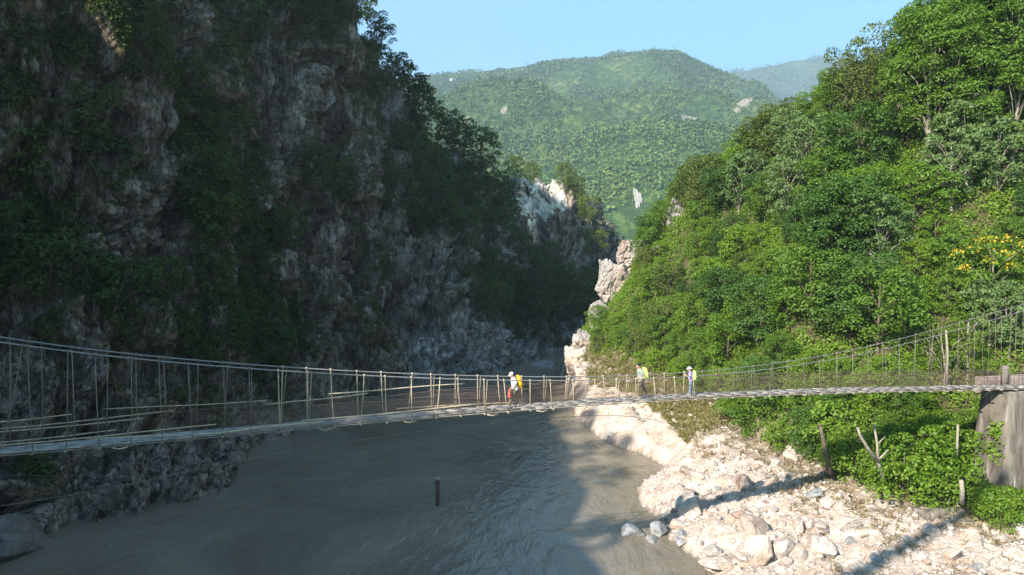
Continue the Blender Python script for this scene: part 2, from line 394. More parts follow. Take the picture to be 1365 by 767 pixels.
def rock_disp(big=3.0, bigf=.06, mid=1.1, blk=.9, zs=.45, seed=0, foot=None):
    def f(G, Nn):
        P = G.copy(); W = P + 2.0 * np.stack([fbm(P * .12, 3, seed + 90 + k) for k in range(3)], -1)
        Q = W * np.array([1, 1, zs])
        # tilted strata frame
        ca, sa = math.cos(.35), math.sin(.35)
        S = np.stack([W[..., 0] * ca - W[..., 2] * sa * .5, W[..., 1], W[..., 2] * ca * .4 + W[..., 0] * sa], -1)
        d = big * fbm(Q * bigf * np.array([1, 1, .6]), 3, seed) + mid * (ridged(Q * .16, 4, seed + 10) - .9)
        PL_ = np.array([1.7, 1.0, .55])
        v1, w1, a1, b1 = worley(S * .20 * PL_, seed + 20); d = d + blk * (v1 - .5) * 1.9 + blk * 1.3 * (w1[..., 0] * (v1 - .35) + w1[..., 2] * (.6 - v1)) * 2
        v2, w2, a2, b2 = worley(S * .55 * PL_, seed + 21); d = d + blk * .62 * (v2 - .5) + blk * .6 * (w2[..., 0] * (v2 - .4) + w2[..., 2] * (.6 - v2)) * 1.5
        d = d - blk * .5 * (1 - sstep(0, .12, b1 - a1)) - blk * .22 * (1 - sstep(0, .12, b2 - a2))
        d = d + big * .7 * (ridged(W * np.array([.085, .085, .018]), 3, seed + 70) - .9)
        v3, w3, a3, b3 = worley(S * 1.5, seed + 22); d = d + blk * .34 * (v3 - .5) - blk * .12 * (1 - sstep(0, .1, b3 - a3))
        J = fbm(W * np.array([.42, .42, .07]), 3, seed + 60); d = d - blk * .75 * (1 - sstep(0, .10, np.abs(J)))
        J = fbm(W * np.array([.9, .9, .2]) + 5, 2, seed + 61); d = d - blk * .30 * (1 - sstep(0, .12, np.abs(J)))
        f.tone = .40 * v1 + .35 * v2 + .25 * v3
        d = d + .14 * fbm(P * 1.3, 3, seed + 40)
        return d
    return f
def cliff_obj(name, G, mat, smooth=False):
    nu, nv = G.shape[:2]
    me = np_mesh(name, G.reshape(-1, 3), grid_faces(nu, nv), [mat], smooth)
    a = me.attributes.new('tone', 'FLOAT', 'POINT'); a.data.foreach_set('value', sheet.tone.astype(np.float32).ravel())
    return link(name, me)

W = lambda px, py: gp(px, py, 0.0)[:2]
def col(base, top, bulge=0.0, back=(0, 0), zt=None, mids=((.35, .0), (.7, .0)), zb=-2.0, lo=0.0):
    """a control column: foot below the water, two mid points, top and a back-slope point"""
    b = np.array([base[0], base[1], zb]); tp = np.array(top, float); r = [b]
    hd = np.array([tp[0] - b[0], tp[1] - b[1], 0]); hn = unit(hd[None])[0]
    for k, off in ((.4 * mids[0][0], lo + .4 * mids[0][1]),) + tuple(mids): r.append(b + (tp - b) * k - hn * (off + bulge))
    r += [tp, tp + np.array([back[0], back[1], -4.0])]
    return r

# near left cliff: base follows the waterline, top runs out of the frame
bk = (-14, 9)
colsA = [
    col((-52, 16), (-72, 24, 58), 0, bk),
    col((-42, 26), (-66, 34, 62), 0, bk),
    col((-36, 36), (-62, 46, 68), 1, bk),
    col(W(35, 728), (-58, 56, 72), 1, bk, mids=((.16, -2.0), (.6, 1)), lo=.5),
    col(W(140, 704), (-55, 62, 75), 1, bk, mids=((.16, -3.0), (.6, 2)), lo=1.0),
    col(W(255, 680), (-50, 69, 76), 1, bk, mids=((.15, -4.5), (.6, 3)), lo=1.8),
    col(W(342, 642), (-46, 75, 76), 1, bk, mids=((.13, -5.0), (.6, 3)), lo=1.8),
    col(W(366, 606), (-41, 81, 77), 1, bk, mids=((.12, -4.0), (.6, 2)), lo=2.0),
    col((-25.5, 80), (-36, 87, 76), .5, bk, mids=((.2, -1), (.6, 2))),
    col((-22.5, 89), (-29.5, 92, 73), 0, bk, mids=((.25, -1.5), (.62, 1.0))),
    col(W(500, 528), (-25, 97, 66), 0, (-12, 12), mids=((.25, -1.5), (.62, -.5))),
    col((-17.2, 101), (-22.8, 103, 57), 0, (-8, 14), mids=((.3, -1), (.65, 0))),
    col((-18, 110), (-26, 112, 55), 0, (-8, 14)),
    col((-24, 120), (-32, 122, 54), 0, (-8, 14)),
]
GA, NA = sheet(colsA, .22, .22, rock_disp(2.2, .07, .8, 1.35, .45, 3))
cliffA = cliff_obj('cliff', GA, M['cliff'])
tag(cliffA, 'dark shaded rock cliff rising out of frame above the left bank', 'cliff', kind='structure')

# second ridge, steep and wooded, up to the river bend
colsB = [
    col((-26, 104), (-30, 116, 60), 0, (-6, 20)),
    col((-19, 104), (-24.5, 119, 54), 0, (-4, 20), mids=((.3, 1), (.65, 1))),
    col(W(560, 509), (*at(545, 150, 124)[:2], 45), 0, (-2, 20), mids=((.35, 2.0), (.65, 0))),
    col(W(600, 505), (*at(585, 190, 129)[:2], at(585, 190, 129)[2]), 0, (0, 20), mids=((.38, 3.5), (.65, -1))),
    col(W(637, 500), at(618, 215, 134), 0, (2, 20), mids=((.38, 2.5), (.65, -2))),
    col(W(670, 490), at(655, 258, 140), 0, (4, 20), mids=((.3, -2), (.65, -2))),
    col(W(705, 486), at(690, 318, 146), 0, (6, 20), mids=((.25, -5), (.65, -1))),
    col(W(735, 482), at(725, 354, 152), 0, (10, 20), mids=((.22, -6), (.65, 0))),
    col((16, 133), at(765, 385, 158), 0, (12, 14), mids=((.25, -3), (.65, 0))),
    col((26, 140), at(800, 418, 166), 0, (14, 10)),
    col((44, 152), (50, 168, 3), 0, (14, 10)),
]
GB, NB = sheet(colsB, .34, .34, rock_disp(2.6, .07, .9, 1.5, .5, 33))
cliffB = cliff_obj('wooded_ridge', GB, M['cliff_far'])
tag(cliffB, 'shaded wooded ridge sloping down to the river bend', 'ridge', kind='structure')

# white scarred crag
colsC = [
    col((-12, 168), at(650, 262, 196), 0, (0, 30), zb=0),
    col((-4, 166), at(672, 246, 192), 0, (0, 30), zb=0),
    col((3, 165), at(692, 246, 188), 0, (2, 30), zb=0, mids=((.35, 0), (.75, 1))),
    col((10, 164), at(722, 240, 186), 0, (4, 30), zb=0, mids=((.35, 0), (.75, 2))),
    col((16, 163), at(750, 243, 184), 0, (6, 30), zb=0, mids=((.35, 1), (.75, 3))),
    col((21, 163), at(776, 272, 181), 0, (8, 26), zb=0, mids=((.35, 1), (.75, 3))),
    col((25, 165), at(789, 322, 180), 0, (10, 20), zb=0, mids=((.35, 1), (.75, 2))),
    col((30, 170), at(806, 380, 184), 0, (10, 16), zb=0),
    col((42, 180), at(840, 420, 196), 0, (10, 16), zb=0),
]
GC, NC = sheet(colsC, .55, .55, rock_disp(1.8, .06, 1.6, 1.7, .4, 63))
me = np_mesh('crag', GC.reshape(-1, 3), grid_faces(*GC.shape[:2]), [M['cliff_far'], M['white_rock']])
a = me.attributes.new('tone', 'FLOAT', 'POINT'); a.data.foreach_set('value', sheet.tone.astype(np.float32).ravel())
# the bare white rockfall scar has a shape of its own
cen = (GC[:-1, :-1] + GC[1:, 1:]) / 2
pxc = 682.5 + FPX * cen[..., 0] / cen[..., 1]; pyc = YH - FPX * (cen[..., 2] - HC) / cen[..., 1]
nz = fbm(cen * .25, 3, 8)
scar = ((pxc > 726 + 5 * nz) & (pxc < 752 + 6 * nz) & (pyc < 276 + 16 * nz)) | (pxc > 684 + 4 * nz) & (pxc < 722 + 14 * nz) & (pyc < 288 + 34 * nz) & (nz + .35 > -.1)
me.polygons.foreach_set('material_index', scar.astype(np.int32).ravel())
crag = link('crag', me); tag(crag, 'pale crag with a white rockfall scar, at the river bend', 'crag', kind='structure')

# ------------------------------------------------------------------ right bank: beach and hill
def poly_dist(P, L):
    P = P[..., None, :]; a = L[:-1]; b = L[1:]; ab = b - a
    t = np.clip(((P - a) * ab).sum(-1) / (ab * ab).sum(-1), 0, 1)
    return np.sqrt((((a + t[..., None] * ab) - P) ** 2).sum(-1)).min(-1)
def inside(P, L):
    x, y = P[..., 0], P[..., 1]; r = np.zeros(x.shape, bool)
    for i in range(len(L)):
        x1, y1 = L[i]; x2, y2 = L[(i + 1) % len(L)]
        c = ((y1 > y) != (y2 > y)) & (x < (x2 - x1) * (y - y1) / (y2 - y1 + 1e-12) + x1); r ^= c
    return r
shore = np.array([(6, -60), (7, 0), (9, 25), (11, 36)] + [tuple(W(*p)) for p in
    [(955, 767), (937, 757), (927, 744), (892, 719), (896, 700), (868, 684), (856, 674), (849, 653), (880, 634), (889, 622), (854, 604), (830, 597), (802, 585), (767, 554)]]
    + [(8.0, 92), (8.2, 104), (7.6, 114), (9, 121), (20, 127), (40, 138), (90, 160), (160, 190)])
foot = np.array([(75, -60), (62, 0), (47, 25), (40.5, 40), (36.5, 46.2), (31, 47.4), (27.4, 46.2), (25.2, 46.2), (23.6, 48.5), (22.6, 54.8), (20.3, 57.5), (20, 61), (20.3, 66),
                 (18.6, 78.5), (14.8, 89), (11.4, 96), (9.9, 108), (9.8, 116), (12, 121), (22, 125), (42, 135), (92, 156), (170, 190)])
shore_poly = np.concatenate([shore, [(260, 190), (260, -60)]]); foot_poly = np.concatenate([foot, [(260, 190), (260, -60)]])
def right_height(P, detail=True):
    dS = poly_dist(P, shore); dF = poly_dist(P, foot); inS = inside(P, shore_poly); inF = inside(P, foot_poly)
    Y = P[..., 1]; X = P[..., 0]; P3 = np.concatenate([P, np.zeros(P.shape[:-1] + (1,))], -1)
    zF = np.interp(Y, [30, 44, 58, 66, 78, 90, 100, 115], [2.4, 2.7, 3.6, 4.4, 5.0, 5.6, 5.5, 3.5])
    zb = zF * (dS / (dS + dF + .01)) ** .75
    if detail:
        amp = sstep(.2, 2.5, dS)
        Ww = P3 + .5 * np.stack([fbm(P3 * .5, 2, 70 + k) for k in range(3)], -1)
        v, w, a, b = worley(Ww * .45, 81); v2, w2, a2, b2 = worley(Ww * 1.0, 82)
        sl_ = sstep(9, 3, dS)      # smooth bedrock slabs by the water, broken rubble higher up
        zb = zb + amp * ((.55 * (v - .45) + .5 * w[..., 0] * (v - .4)) * (1 - .25 * sl_) + (.38 * (v2 - .5) + .3 * w2[..., 1] * (v2 - .3)) * (1 - .65 * sl_)) - amp * .12 * (1 - sstep(0, .15, b - a))
        zb = zb + amp * sl_ * .35 * ridged(Ww * np.array([.35, .5, 1]), 3, 88)
        zb = zb + .3 * sstep(0, .5, dS) * np.exp(-dS * .6) * (1 + v) + .12 * fbm(P3 * .8, 4, 83)
    slope = np.interp(Y, [40, 60, 90, 110, 130], [1.35, 1.45, 1.5, 1.6, 1.3]) * (1 + .16 * fbm(P3 * .05, 2, 84))
    cap = np.interp(Y, [-60, 30, 60, 85, 112, 124, 150, 190], [46, 46, 44, 41, 35, 25.5, 8, 4]) + 2.0 * fbm(P3 * .05, 3, 85)
    capd = 7.0; zh = zF + slope * dF
    zh = np.where(zh > cap - capd, cap - capd + capd * (1 - np.exp(-np.maximum(zh - cap + capd, 0) / capd)), zh)
    zh = zh + sstep(0, 6, dF) * 1.3 * fbm(P3 * .13, 3, 86)
    z = np.where(inF, zh, np.where(inS, zb, -.35 * dS))
    return np.maximum(z, -4), dS, dF, inS, inF
xs = np.concatenate([np.arange(2, 38, .3), np.arange(38, 120, 1.3)]); ys = np.concatenate([np.arange(-60, 33, 2.5), np.arange(33, 112, .33), np.arange(112, 190, 1.2)])
XX, YY = np.meshgrid(xs, ys, indexing='ij'); PP = np.stack([XX, YY], -1)
ZZ, dS, dF, inS, inF = right_height(PP)
soil = NT('bank_soil')
co = soil.coord(); n1 = soil.noise(co, .5, 8, .65, .5); n2 = soil.noise(co, 2.6, 7, .7)
c = soil.ramp(n1, [(.34, (.30, .215, .165)), (.46, (.43, .335, .27)), (.56, (.53, .44, .37)), (.66, (.62, .54, .47))])
c = soil.mix(soil.ramp(n2, [(.4, (.55, .55, .55)), (.58, (0, 0, 0))]), c, (.30, .22, .16))
att = soil.n('ShaderNodeAttribute', attribute_name='green'); 
c = soil.mix(att.outputs['Fac'], c, (.075, .062, .03))
wet = soil.n('ShaderNodeAttribute', attribute_name='wet')
c = soil.mix(wet.outputs['Fac'], c, (.13, .11, .085))
vo = soil.n('ShaderNodeTexVoronoi', feature='DISTANCE_TO_EDGE', i_Scale=1.6); soil.l(soil.mapping(co, (1, 1, .7)), vo.inputs['Vector'])
h = soil.math('ADD', soil.math('MULTIPLY', soil.ramp(vo.outputs['Distance'], [(0, (0, 0, 0)), (.1, (1, 1, 1))]), .3), soil.noise(co, 3.0, 9, .7))
soil.pbr(c, .95, h, .7, .2, spec=.15)
me = np_mesh('riverbank', np.stack([XX, YY, ZZ], -1).reshape(-1, 3), grid_faces(len(xs), len(ys)), [soil.m])
ga = me.attributes.new('green', 'FLOAT', 'POINT'); wa = me.attributes.new('wet', 'FLOAT', 'POINT')
P3 = np.stack([XX, YY, ZZ * 0], -1)
gv = np.where(inF, .6 + .4 * sstep(0, 3, dF), sstep(3.0, 0.5, dF + 2 * fbm(P3 * .4, 3, 91)) * .6)
ga.data.foreach_set('value', gv.astype(np.float32).ravel())
wv = sstep(.16, .02, ZZ) ; wa.data.foreach_set('value', (wv * .8).astype(np.float32).ravel())
bank = link('riverbank', me); tag(bank, 'pale rubble riverbank rising to a steep wooded hillside', 'riverbank', kind='structure')
ZS = right_height(PP, False)[0]
def lookup(Q, A):
    i = np.interp(Q[..., 0], xs, np.arange(len(xs))); j = np.interp(Q[..., 1], ys, np.arange(len(ys)))
    i0 = np.clip(i.astype(int), 0, len(xs) - 2); j0 = np.clip(j.astype(int), 0, len(ys) - 2); a = i - i0; b = j - j0
    return A[i0, j0] * (1 - a) * (1 - b) + A[i0 + 1, j0] * a * (1 - b) + A[i0, j0 + 1] * (1 - a) * b + A[i0 + 1, j0 + 1] * a * b
def rh(Q, detail=True):
    """heights and distances read from the bank's own grid"""
    return lookup(Q, ZZ if detail else ZS), lookup(Q, dS), lookup(Q, dF), lookup(Q, inS.astype(float)) > .5, lookup(Q, inF.astype(float)) > .5
def zr(x, y, detail=True):
    return float(lookup(np.array([[x, y]], float), ZZ if detail else ZS)[0])
def hit_bank(px_, py_, lift=0., y0=28., y1=190., step=.15, detail=True):
    d = ray(px_, py_); Ys = np.arange(y0, y1, step); Q = np.outer(Ys / d[1], d) + np.array([0, 0, HC])
    z = lookup(Q[:, :2], ZZ if detail else ZS); m = z + lift >= Q[:, 2]
    if not m.any(): return None
    k = int(np.argmax(m)); return np.array([Q[k, 0], Q[k, 1], z[k]])

# ------------------------------------------------------------------ off-frame hill behind the camera that shades the gorge
SUN_H = np.array([-.65, -.76]); SUN_H /= np.linalg.norm(SUN_H); EU = np.array([-SUN_H[1], SUN_H[0]]); TAN = .60
prof = np.array([(-150, 150), (-130, 138), (-95, 112), (-86, 96), (-81, 82), (-78.6, 70), (-74, 60), (-70, 55), (-60, 48), (-51, 40), (-40, 33), (-31, 27), (-27, 22.5), (-22, 21), (-17, 17), (-13, 2), (-5, -10), (30, -18)])
us = np.arange(-150, 30, 1.5); dd = np.arange(-12, 150, 3.0)
UU, DD = np.meshgrid(us, dd, indexing='ij'); d0 = 24.0
hh = np.interp(UU, prof[:, 0], prof[:, 1]) + d0 * TAN
crest = hh + 1.0 * fbm(np.stack([UU * .2, DD * .1, UU * 0], -1), 3, 51)
Zh = np.where(DD < d0, crest - (d0 - DD) * 2.1, crest + (DD - d0) * .12)
Zh = np.maximum(Zh, -3)
XYh = UU[..., None] * EU + DD[..., None] * SUN_H
hs = NT('hillside_soil'); co = hs.coord(); hs.pbr(hs.ramp(hs.noise(co, .4, 7), [(.4, (.05, .07, .02)), (.6, (.16, .13, .09))]), .95, hs.noise(co, 1.5, 8), .6, .3)
me = np_mesh('hillside', np.concatenate([XYh, Zh[..., None]], -1).reshape(-1, 3), grid_faces(*UU.shape), [hs.m])
hill = link('hillside', me); tag(hill, 'steep hillside behind the camera that keeps the gorge in shade', 'hillside', kind='structure')
def hill_z(u): return float(np.interp(u, prof[:, 0], prof[:, 1]) + d0 * TAN)

# ------------------------------------------------------------------ river
wt = NT('river_water'); co = wt.coord()
fl = wt.mapping(co, (1.0, .55, 1), (0, 0, .35))
a = wt.noise(fl, .9, 5, .6, .9); b = wt.noise(fl, 3.6, 4, .6, .6); cc = wt.noise(wt.mapping(co, (1, .5, 1), (0, 0, .6)), .3, 4, .55, 1.2)
hgt = wt.math('ADD', wt.math('MULTIPLY', a, 1.0), wt.math('ADD', wt.math('MULTIPLY', b, .26), wt.math('MULTIPLY', cc, 1.6)))
base = wt.ramp(wt.noise(co, .09, 5, .6, 1.0), [(.35, (.135, .110, .080)), (.65, (.205, .168, .118))])
foam = wt.ramp(wt.noise(wt.mapping(co, (.9, .22, 1), (0, 0, .5)), 1.1, 9, .74, 2.0), [(.63, (0, 0, 0)), (.75, (.6, .6, .6))])
base = wt.mix(foam, base, (.34, .33, .30))
p = wt.pbr(base, .04, hgt, .85, .13, spec=.5); p.inputs['IOR'].default_value = 1.42
nx, ny = 60, 120
wx = np.linspace(-60, 60, nx); wy = np.linspace(-80, 185, ny); GX, GY = np.meshgrid(wx, wy, indexing='ij')
river = link('river', np_mesh('river', np.stack([GX, GY, GX * 0], -1).reshape(-1, 3), grid_faces(nx, ny), [wt.m], True))
tag(river, 'muddy grey river flowing through the gorge', 'river', kind='structure')

# ------------------------------------------------------------------ mountains
def skyline(pts, Y0, drop):
    a = np.array(pts, float); X = (a[:, 0] - 682.5) / FPX * Y0; Z = HC + (YH - a[:, 1]) / FPX * Y0 - drop
    return X, Z
mtn_pts = [(-400, 220), (100, 150), (400, 118), (540, 106), (600, 95), (660, 88), (720, 83), (790, 76), (812, 70), (850, 66), (880, 67), (902, 76), (930, 93), (965, 110), (1000, 124), (1040, 140), (1100, 172), (1250, 240), (1500, 300), (2000, 340)]
Y1 = 1250.; mx, mz = skyline(mtn_pts, Y1, 9)
def mtn_h(X, Y):
    zr_ = np.interp(X * (Y1 / np.maximum(Y, 900)) ** .5, mx, mz); t = np.clip((Y - 260) / (Y1 - 260), 0, 1)
    P = np.stack([X, Y, X * 0], -1)
    sp = (ridged(P * .0032 + 3.3, 4, 201) - .9) * 46 * np.sin(np.pi * np.clip(t, 0, 1)) ** .8
    z = (zr_ + 6) * t ** .93 - 6 + sp + 6 * fbm(P * .02, 3, 202) * np.minimum(1, t * 4) * np.clip(1.3 - t, .15, 1)
    return np.where(Y > Y1, np.maximum(zr_ - (Y - Y1) * .35, -6), z)
MK = 2.0                                   # the profile above is drawn at half size
_mh = mtn_h
def mtn_h(X, Y): return np.maximum(HC + MK * (_mh(np.asarray(X) / MK, np.asarray(Y) / MK) - HC), -5.5)
gx = np.concatenate([np.linspace(-2200, -500, 30), np.linspace(-480, 900, 160), np.linspace(930, 2300, 30)]); gx = gx * MK; gy = np.concatenate([np.linspace(192, 2520, 190), np.linspace(2560, 4400, 24)])
GX, GY = np.meshgrid(gx, gy, indexing='ij'); GZ = mtn_h(GX, GY)
mt = NT('mountain_ground'); co = mt.coord()
c = mt.ramp(mt.noise(co, .0045, 9, .62, .7), [(.38, (.06, .105, .026)), (.48, (.10, .155, .034)), (.58, (.16, .20, .05)), (.70, (.21, .21, .075))])
c = mt.mix(mt.ramp(mt.noise(co, .06, 6, .8), [(.47, (.85, .85, .85)), (.58, (0, 0, 0))]), c, (.03, .058, .018))
c = mt.mix(mt.ramp(mt.noise(co, .008, 5, .6, .5), [(.70, (0, 0, 0)), (.76, (.8, .8, .8))]), c, (.26, .19, .13))
mt.pbr(c, .95, mt.noise(co, .06, 8, .7), 1.0, 9, spec=.05)
mountain = link('mountain', np_mesh('mountain', np.stack([GX, GY, GZ], -1).reshape(-1, 3), grid_faces(len(gx), len(gy)), [mt.m], True))
tag(mountain, 'green forested mountain closing the view beyond the gorge', 'mountain', kind='structure')
Y2 = 2500.; fx, fz = skyline([(-300, 200), (500, 160), (800, 130), (900, 112), (962, 100), (1000, 94), (1050, 83), (1085, 78), (1120, 80), (1160, 90), (1250, 110), (1400, 120), (1900, 200), (2600, 300)], Y2, 4)
gx = np.linspace(-2600, 3000, 240); gy = np.linspace(1500, 3200, 110); GX, GY = np.meshgrid(gx, gy, indexing='ij')
t = np.clip((GY - 1500) / 1000, 0, 1); P3 = np.stack([GX, GY, GX * 0], -1); z2 = np.interp(GX, fx, fz)
GZ = np.where(GY < Y2, -8 + (z2 + 8) * t ** .9 + (ridged(P3 * .003, 4, 221) - .9) * 60 * np.sin(np.pi * t) + 5 * fbm(P3 * .02, 3, 222), z2 - (GY - Y2) * .4)
GZ = np.maximum(GZ, -8); GX = GX * MK; GY = GY * MK; GZ = np.maximum(HC + MK * (GZ - HC), -7); gx = gx * MK; gy = gy * MK
ridge = link('mountain_ridge', np_mesh('mountain_ridge', np.stack([GX, GY, GZ], -1).reshape(-1, 3), grid_faces(240, 110), [mt.m], True))
tag(ridge, 'hazy blue farther ridge behind the forested mountain', 'mountain', kind='structure')

# distant forest on both: too many to count
def far_trees(n, hfun, sample, size, seed, name, mat, patch):
    rng = np.random.default_rng(seed); P = sample(rng, n * 3)
    k = fbm(np.stack([P[:, 0], P[:, 1], P[:, 0] * 0], 1) * patch, 4, seed) + rng.normal(size=len(P)) * .22
    qx = 682.5 + FPX * P[:, 0] / P[:, 1]; zz0 = hfun(P[:, 0], P[:, 1]); qy = YH - FPX * (zz0 - HC) / P[:, 1]
    clear = np.zeros(len(P), bool)
    for ex, ey, ea, eb in ((850, 270, 8, 15), (918, 162, 13, 5), (990, 143, 12, 4), (672, 151, 5, 5)): clear |= ((qx - ex) / ea) ** 2 + ((qy - ey) / eb) ** 2 < 1
    P = P[(k > -.25) & ~clear][:n]; z = hfun(P[:, 0], P[:, 1]); n = len(P)
    m = 7; d = unit(rng.normal(size=(n, m, 3))); d[..., 2] = np.abs(d[..., 2]) * 1.2 - .25
    s = size * ((.42 + 1.05 * rng.random(n) ** 2) * np.clip(.5 + .5 * P[:, 1] / 2300, .5, 1.3))[:, None, None]; tall = (.8 + .7 * rng.random(n))[:, None]
    pos = np.stack([P[:, 0], P[:, 1], z], 1)[:, None, :] + d * s * np.array([.5, .5, .5]) * np.stack([np.ones((n, m)), np.ones((n, m)), np.ones((n, m)) * tall], -1)
    pos[..., 2] += s[..., 0] * .45 * tall
    q = pos.reshape(-1, 3); nr = (d + np.array([0, 0, .4]) + rng.normal(size=d.shape) * .5).reshape(-1, 3)
    V, F = leaf_quads(q, nr, np.repeat(s[:, 0, 0] * .55, m) * (.6 + .7 * rng.random(n * m)), rng, .75)
    return link(name, np_mesh(name, V, F, [mat]))
FARL = NT('far_forest_leaves'); co = FARL.coord(); 
kk = FARL.math('ADD', FARL.math('MULTIPLY', FARL.n('ShaderNodeNewGeometry').outputs['Random Per Island'], .16), FARL.noise(co, .007, 7, .7))
FARL.pbr(FARL.ramp(kk, [(.36, (.055, .10, .026)), (.54, (.085, .138, .034)), (.74, (.135, .185, .045))]), .9, spec=.1)
def samp1(rng, n):
    px = rng.uniform(520, 1080, n); Y = 2520 * rng.random(n) ** .42; Y = np.clip(Y, 600, 2512); Y = np.where(rng.random(n) < .16, rng.uniform(440, 1150, n), Y); return np.stack([(px - 682.5) / FPX * Y, Y], 1)
f1 = far_trees(90000, mtn_h, samp1, 8.2, 5, 'forest', FARL.m, .006)
tag(f1, 'forest of small far-off trees covering the mountain slopes', 'forest', kind='stuff')
from functools import reduce
def ridge_h(X, Y):
    i = np.interp(X, gx, np.arange(len(gx))); j = np.interp(Y, gy, np.arange(len(gy))); i0 = np.clip(i.astype(int), 0, len(gx) - 2); j0 = np.clip(j.astype(int), 0, len(gy) - 2); a = i - i0; b = j - j0
    return GZ[i0, j0] * (1 - a) * (1 - b) + GZ[i0 + 1, j0] * a * (1 - b) + GZ[i0, j0 + 1] * (1 - a) * b + GZ[i0 + 1, j0 + 1] * a * b
def samp2(rng, n):
    px = rng.uniform(930, 1200, n); Y = rng.uniform(3400, 5000, n); return np.stack([(px - 682.5) / FPX * Y, Y], 1)
f2 = far_trees(9000, ridge_h, samp2, 15, 6, 'forest', FARL.m, .004)
tag(f2, 'scattered far-off woodland on the hazy farther ridge', 'forest', kind='stuff')
# bare earth scars and hamlets on the mountain
bare = plain('bare_earth', (.24, .20, .15), .95, .2, .2)
def scar_on(px, py, w, h, label, mat):
    lo = None
    for Y in np.arange(600, 2512, 6.0):
        p = at(px, py, Y)
        if mtn_h(np.array([p[0]]), np.array([Y]))[0] >= p[2]: lo = Y; break
    if lo is None: return
    n = 27; V = []
    ww = w / FPX * lo; 
    sl = (mtn_h(np.array([p[0]]), np.array([lo + 40.]))[0] - mtn_h(np.array([p[0]]), np.array([lo - 40.]))[0]) / 80
    hh_ = h / FPX * lo / max(.15, sl - p[2] / lo * .9)
    hh_ = min(hh_, 190)
    for i in range(n):
        for j in range(n):
            a, b = i / (n - 1) * 2 - 1, j / (n - 1) * 2 - 1
            a2 = a * math.sqrt(1 - b * b / 2); b2 = b * math.sqrt(1 - a * a / 2); k = 1 + (.22 * math.sin(3 * math.atan2(b, a) + px) + .16 * math.sin(7 * math.atan2(b, a) + py)) * math.hypot(a2, b2)
            V.append((p[0] + a2 * ww / 2 * k, lo + b2 * hh_ / 2 * k))
    V = np.array(V); z = mtn_h(V[:, 0], V[:, 1]) + np.where((np.arange(n * n) % n % (n - 1) == 0) | (np.arange(n * n) // n % (n - 1) == 0), -2.0, 3.0)
    o = link('landslide_scar', np_mesh('landslide_scar', np.column_stack([V, z]), grid_faces(n, n), [mat]))
    tag(o, label, 'landslide scar', 'bare scars on the mountain')
wbare = plain('bare_rock_white', (.27, .245, .21), .95, .2, .1)
scar_on(850, 269, 10, 17, 'white vertical landslide scar low on the mountain above the rock outcrops', wbare)
scar_on(918, 162, 22, 7, 'tan bare terrace patch on the right of the forested mountain', bare)
scar_on(990, 143, 20, 5, 'thin tan field strip near the right shoulder of the mountain', bare)
scar_on(672, 151, 8, 8, 'small pinkish earth slip on the left of the mountain', bare)
scar_on(622, 163, 9, 5, 'small tan clearing just above the shaded ridge trees', bare)
# tiny white farmhouse
wallm = plain('whitewash', (.75, .73, .7), .8, .06, 1); roofm = plain('roof_tin', (.35, .33, .33), .6, .15, 1)
def house(px, py, label, s=1.0):
    for Y in np.arange(600, 2512, 6.0):
        p = at(px, py, Y)
        if mtn_h(np.array([p[0]]), np.array([Y]))[0] >= p[2]: break
    e = empty('farmhouse', (p[0], Y, p[2] + 1)); w, d, h = 20 * s, 12 * s, 9 * s
    m = MB(); m.box((0, 0, h / 2 - 1), (w, d, h + 2)); m.build('wall', wallm, e)
    m = MB(); m.add([(-w * .55, -d * .6, h + .05), (w * .55, -d * .6, h + .05), (w * .55, d * .6, h + .05), (-w * .55, d * .6, h + .05), (-w * .55, 0, h + 2.5 * s), (w * .55, 0, h + 2.5 * s)],
        [(0, 1, 5, 4), (2, 3, 4, 5), (0, 4, 3), (1, 2, 5), (0, 3, 2, 1)]); m.build('roof', roofm, e)
    tag(e, label, 'house', 'farmhouses on the mountain')
house(604, 110, 'tiny white farmhouse high on the left shoulder of the mountain')
house(698, 96, 'tiny pale farmhouse just under the mountain skyline', .8)

# ------------------------------------------------------------------ plants on the shaded cliffs
def projA(P):
    x, y, z = P[..., 0], P[..., 1], P[..., 2] - HC
    f = np.maximum(y * CP - z * SP, .1); u = y * SP + z * CP
    return 682.5 + FPX * x / f, 383.5 - FPX * u / f
def blobmask(px, py, items):
    m = np.zeros_like(px)
    for (x, y, rx, ry, rot, w) in items:
        c, s = math.cos(rot), math.sin(rot); dx = (px - x) * c + (py - y) * s; dy = -(px - x) * s + (py - y) * c
        m = np.maximum(m, w * np.clip(1.4 - np.sqrt((dx / rx) ** 2 + (dy / ry) ** 2), 0, 1))
    return m
def clump_stuff(name, P, N, n_leaf, rad, size, mat, seed, aspect=.5, droop=0., up=.5):
    rng = np.random.default_rng(seed); n = len(P)
    d = unit(rng.normal(size=(n, n_leaf, 3)) + N[:, None, :] * .9)
    r = rad * (.6 + .8 * rng.random(n))[:, None, None]
    Q = P[:, None, :] + N[:, None, :] * r * .15 + d * r * (.45 + .55 * rng.random((n, n_leaf, 1)))
    nr = d * (1 - up) + np.array([0, 0, up]) + rng.normal(size=d.shape) * .35
    V, F = leaf_quads(Q.reshape(-1, 3), nr.reshape(-1, 3), size * (.6 + .8 * rng.random(n * n_leaf)), rng, aspect, droop)
    return V, F
def join(parts):
    V = np.concatenate([p[0] for p in parts]); o = 0; Fs = []
    for v, f in parts: Fs.append(f + o); o += len(v)
    return V, np.concatenate(Fs)
def pick(G, N, prob, n, rng):
    P = G.reshape(-1, 3); Nn = N.reshape(-1, 3); w = prob.ravel(); w = w / w.sum()
    i = rng.choice(len(P), n, p=w); return P[i] + rng.normal(size=(n, 3)) * .12, Nn[i]
rng = np.random.default_rng(5)
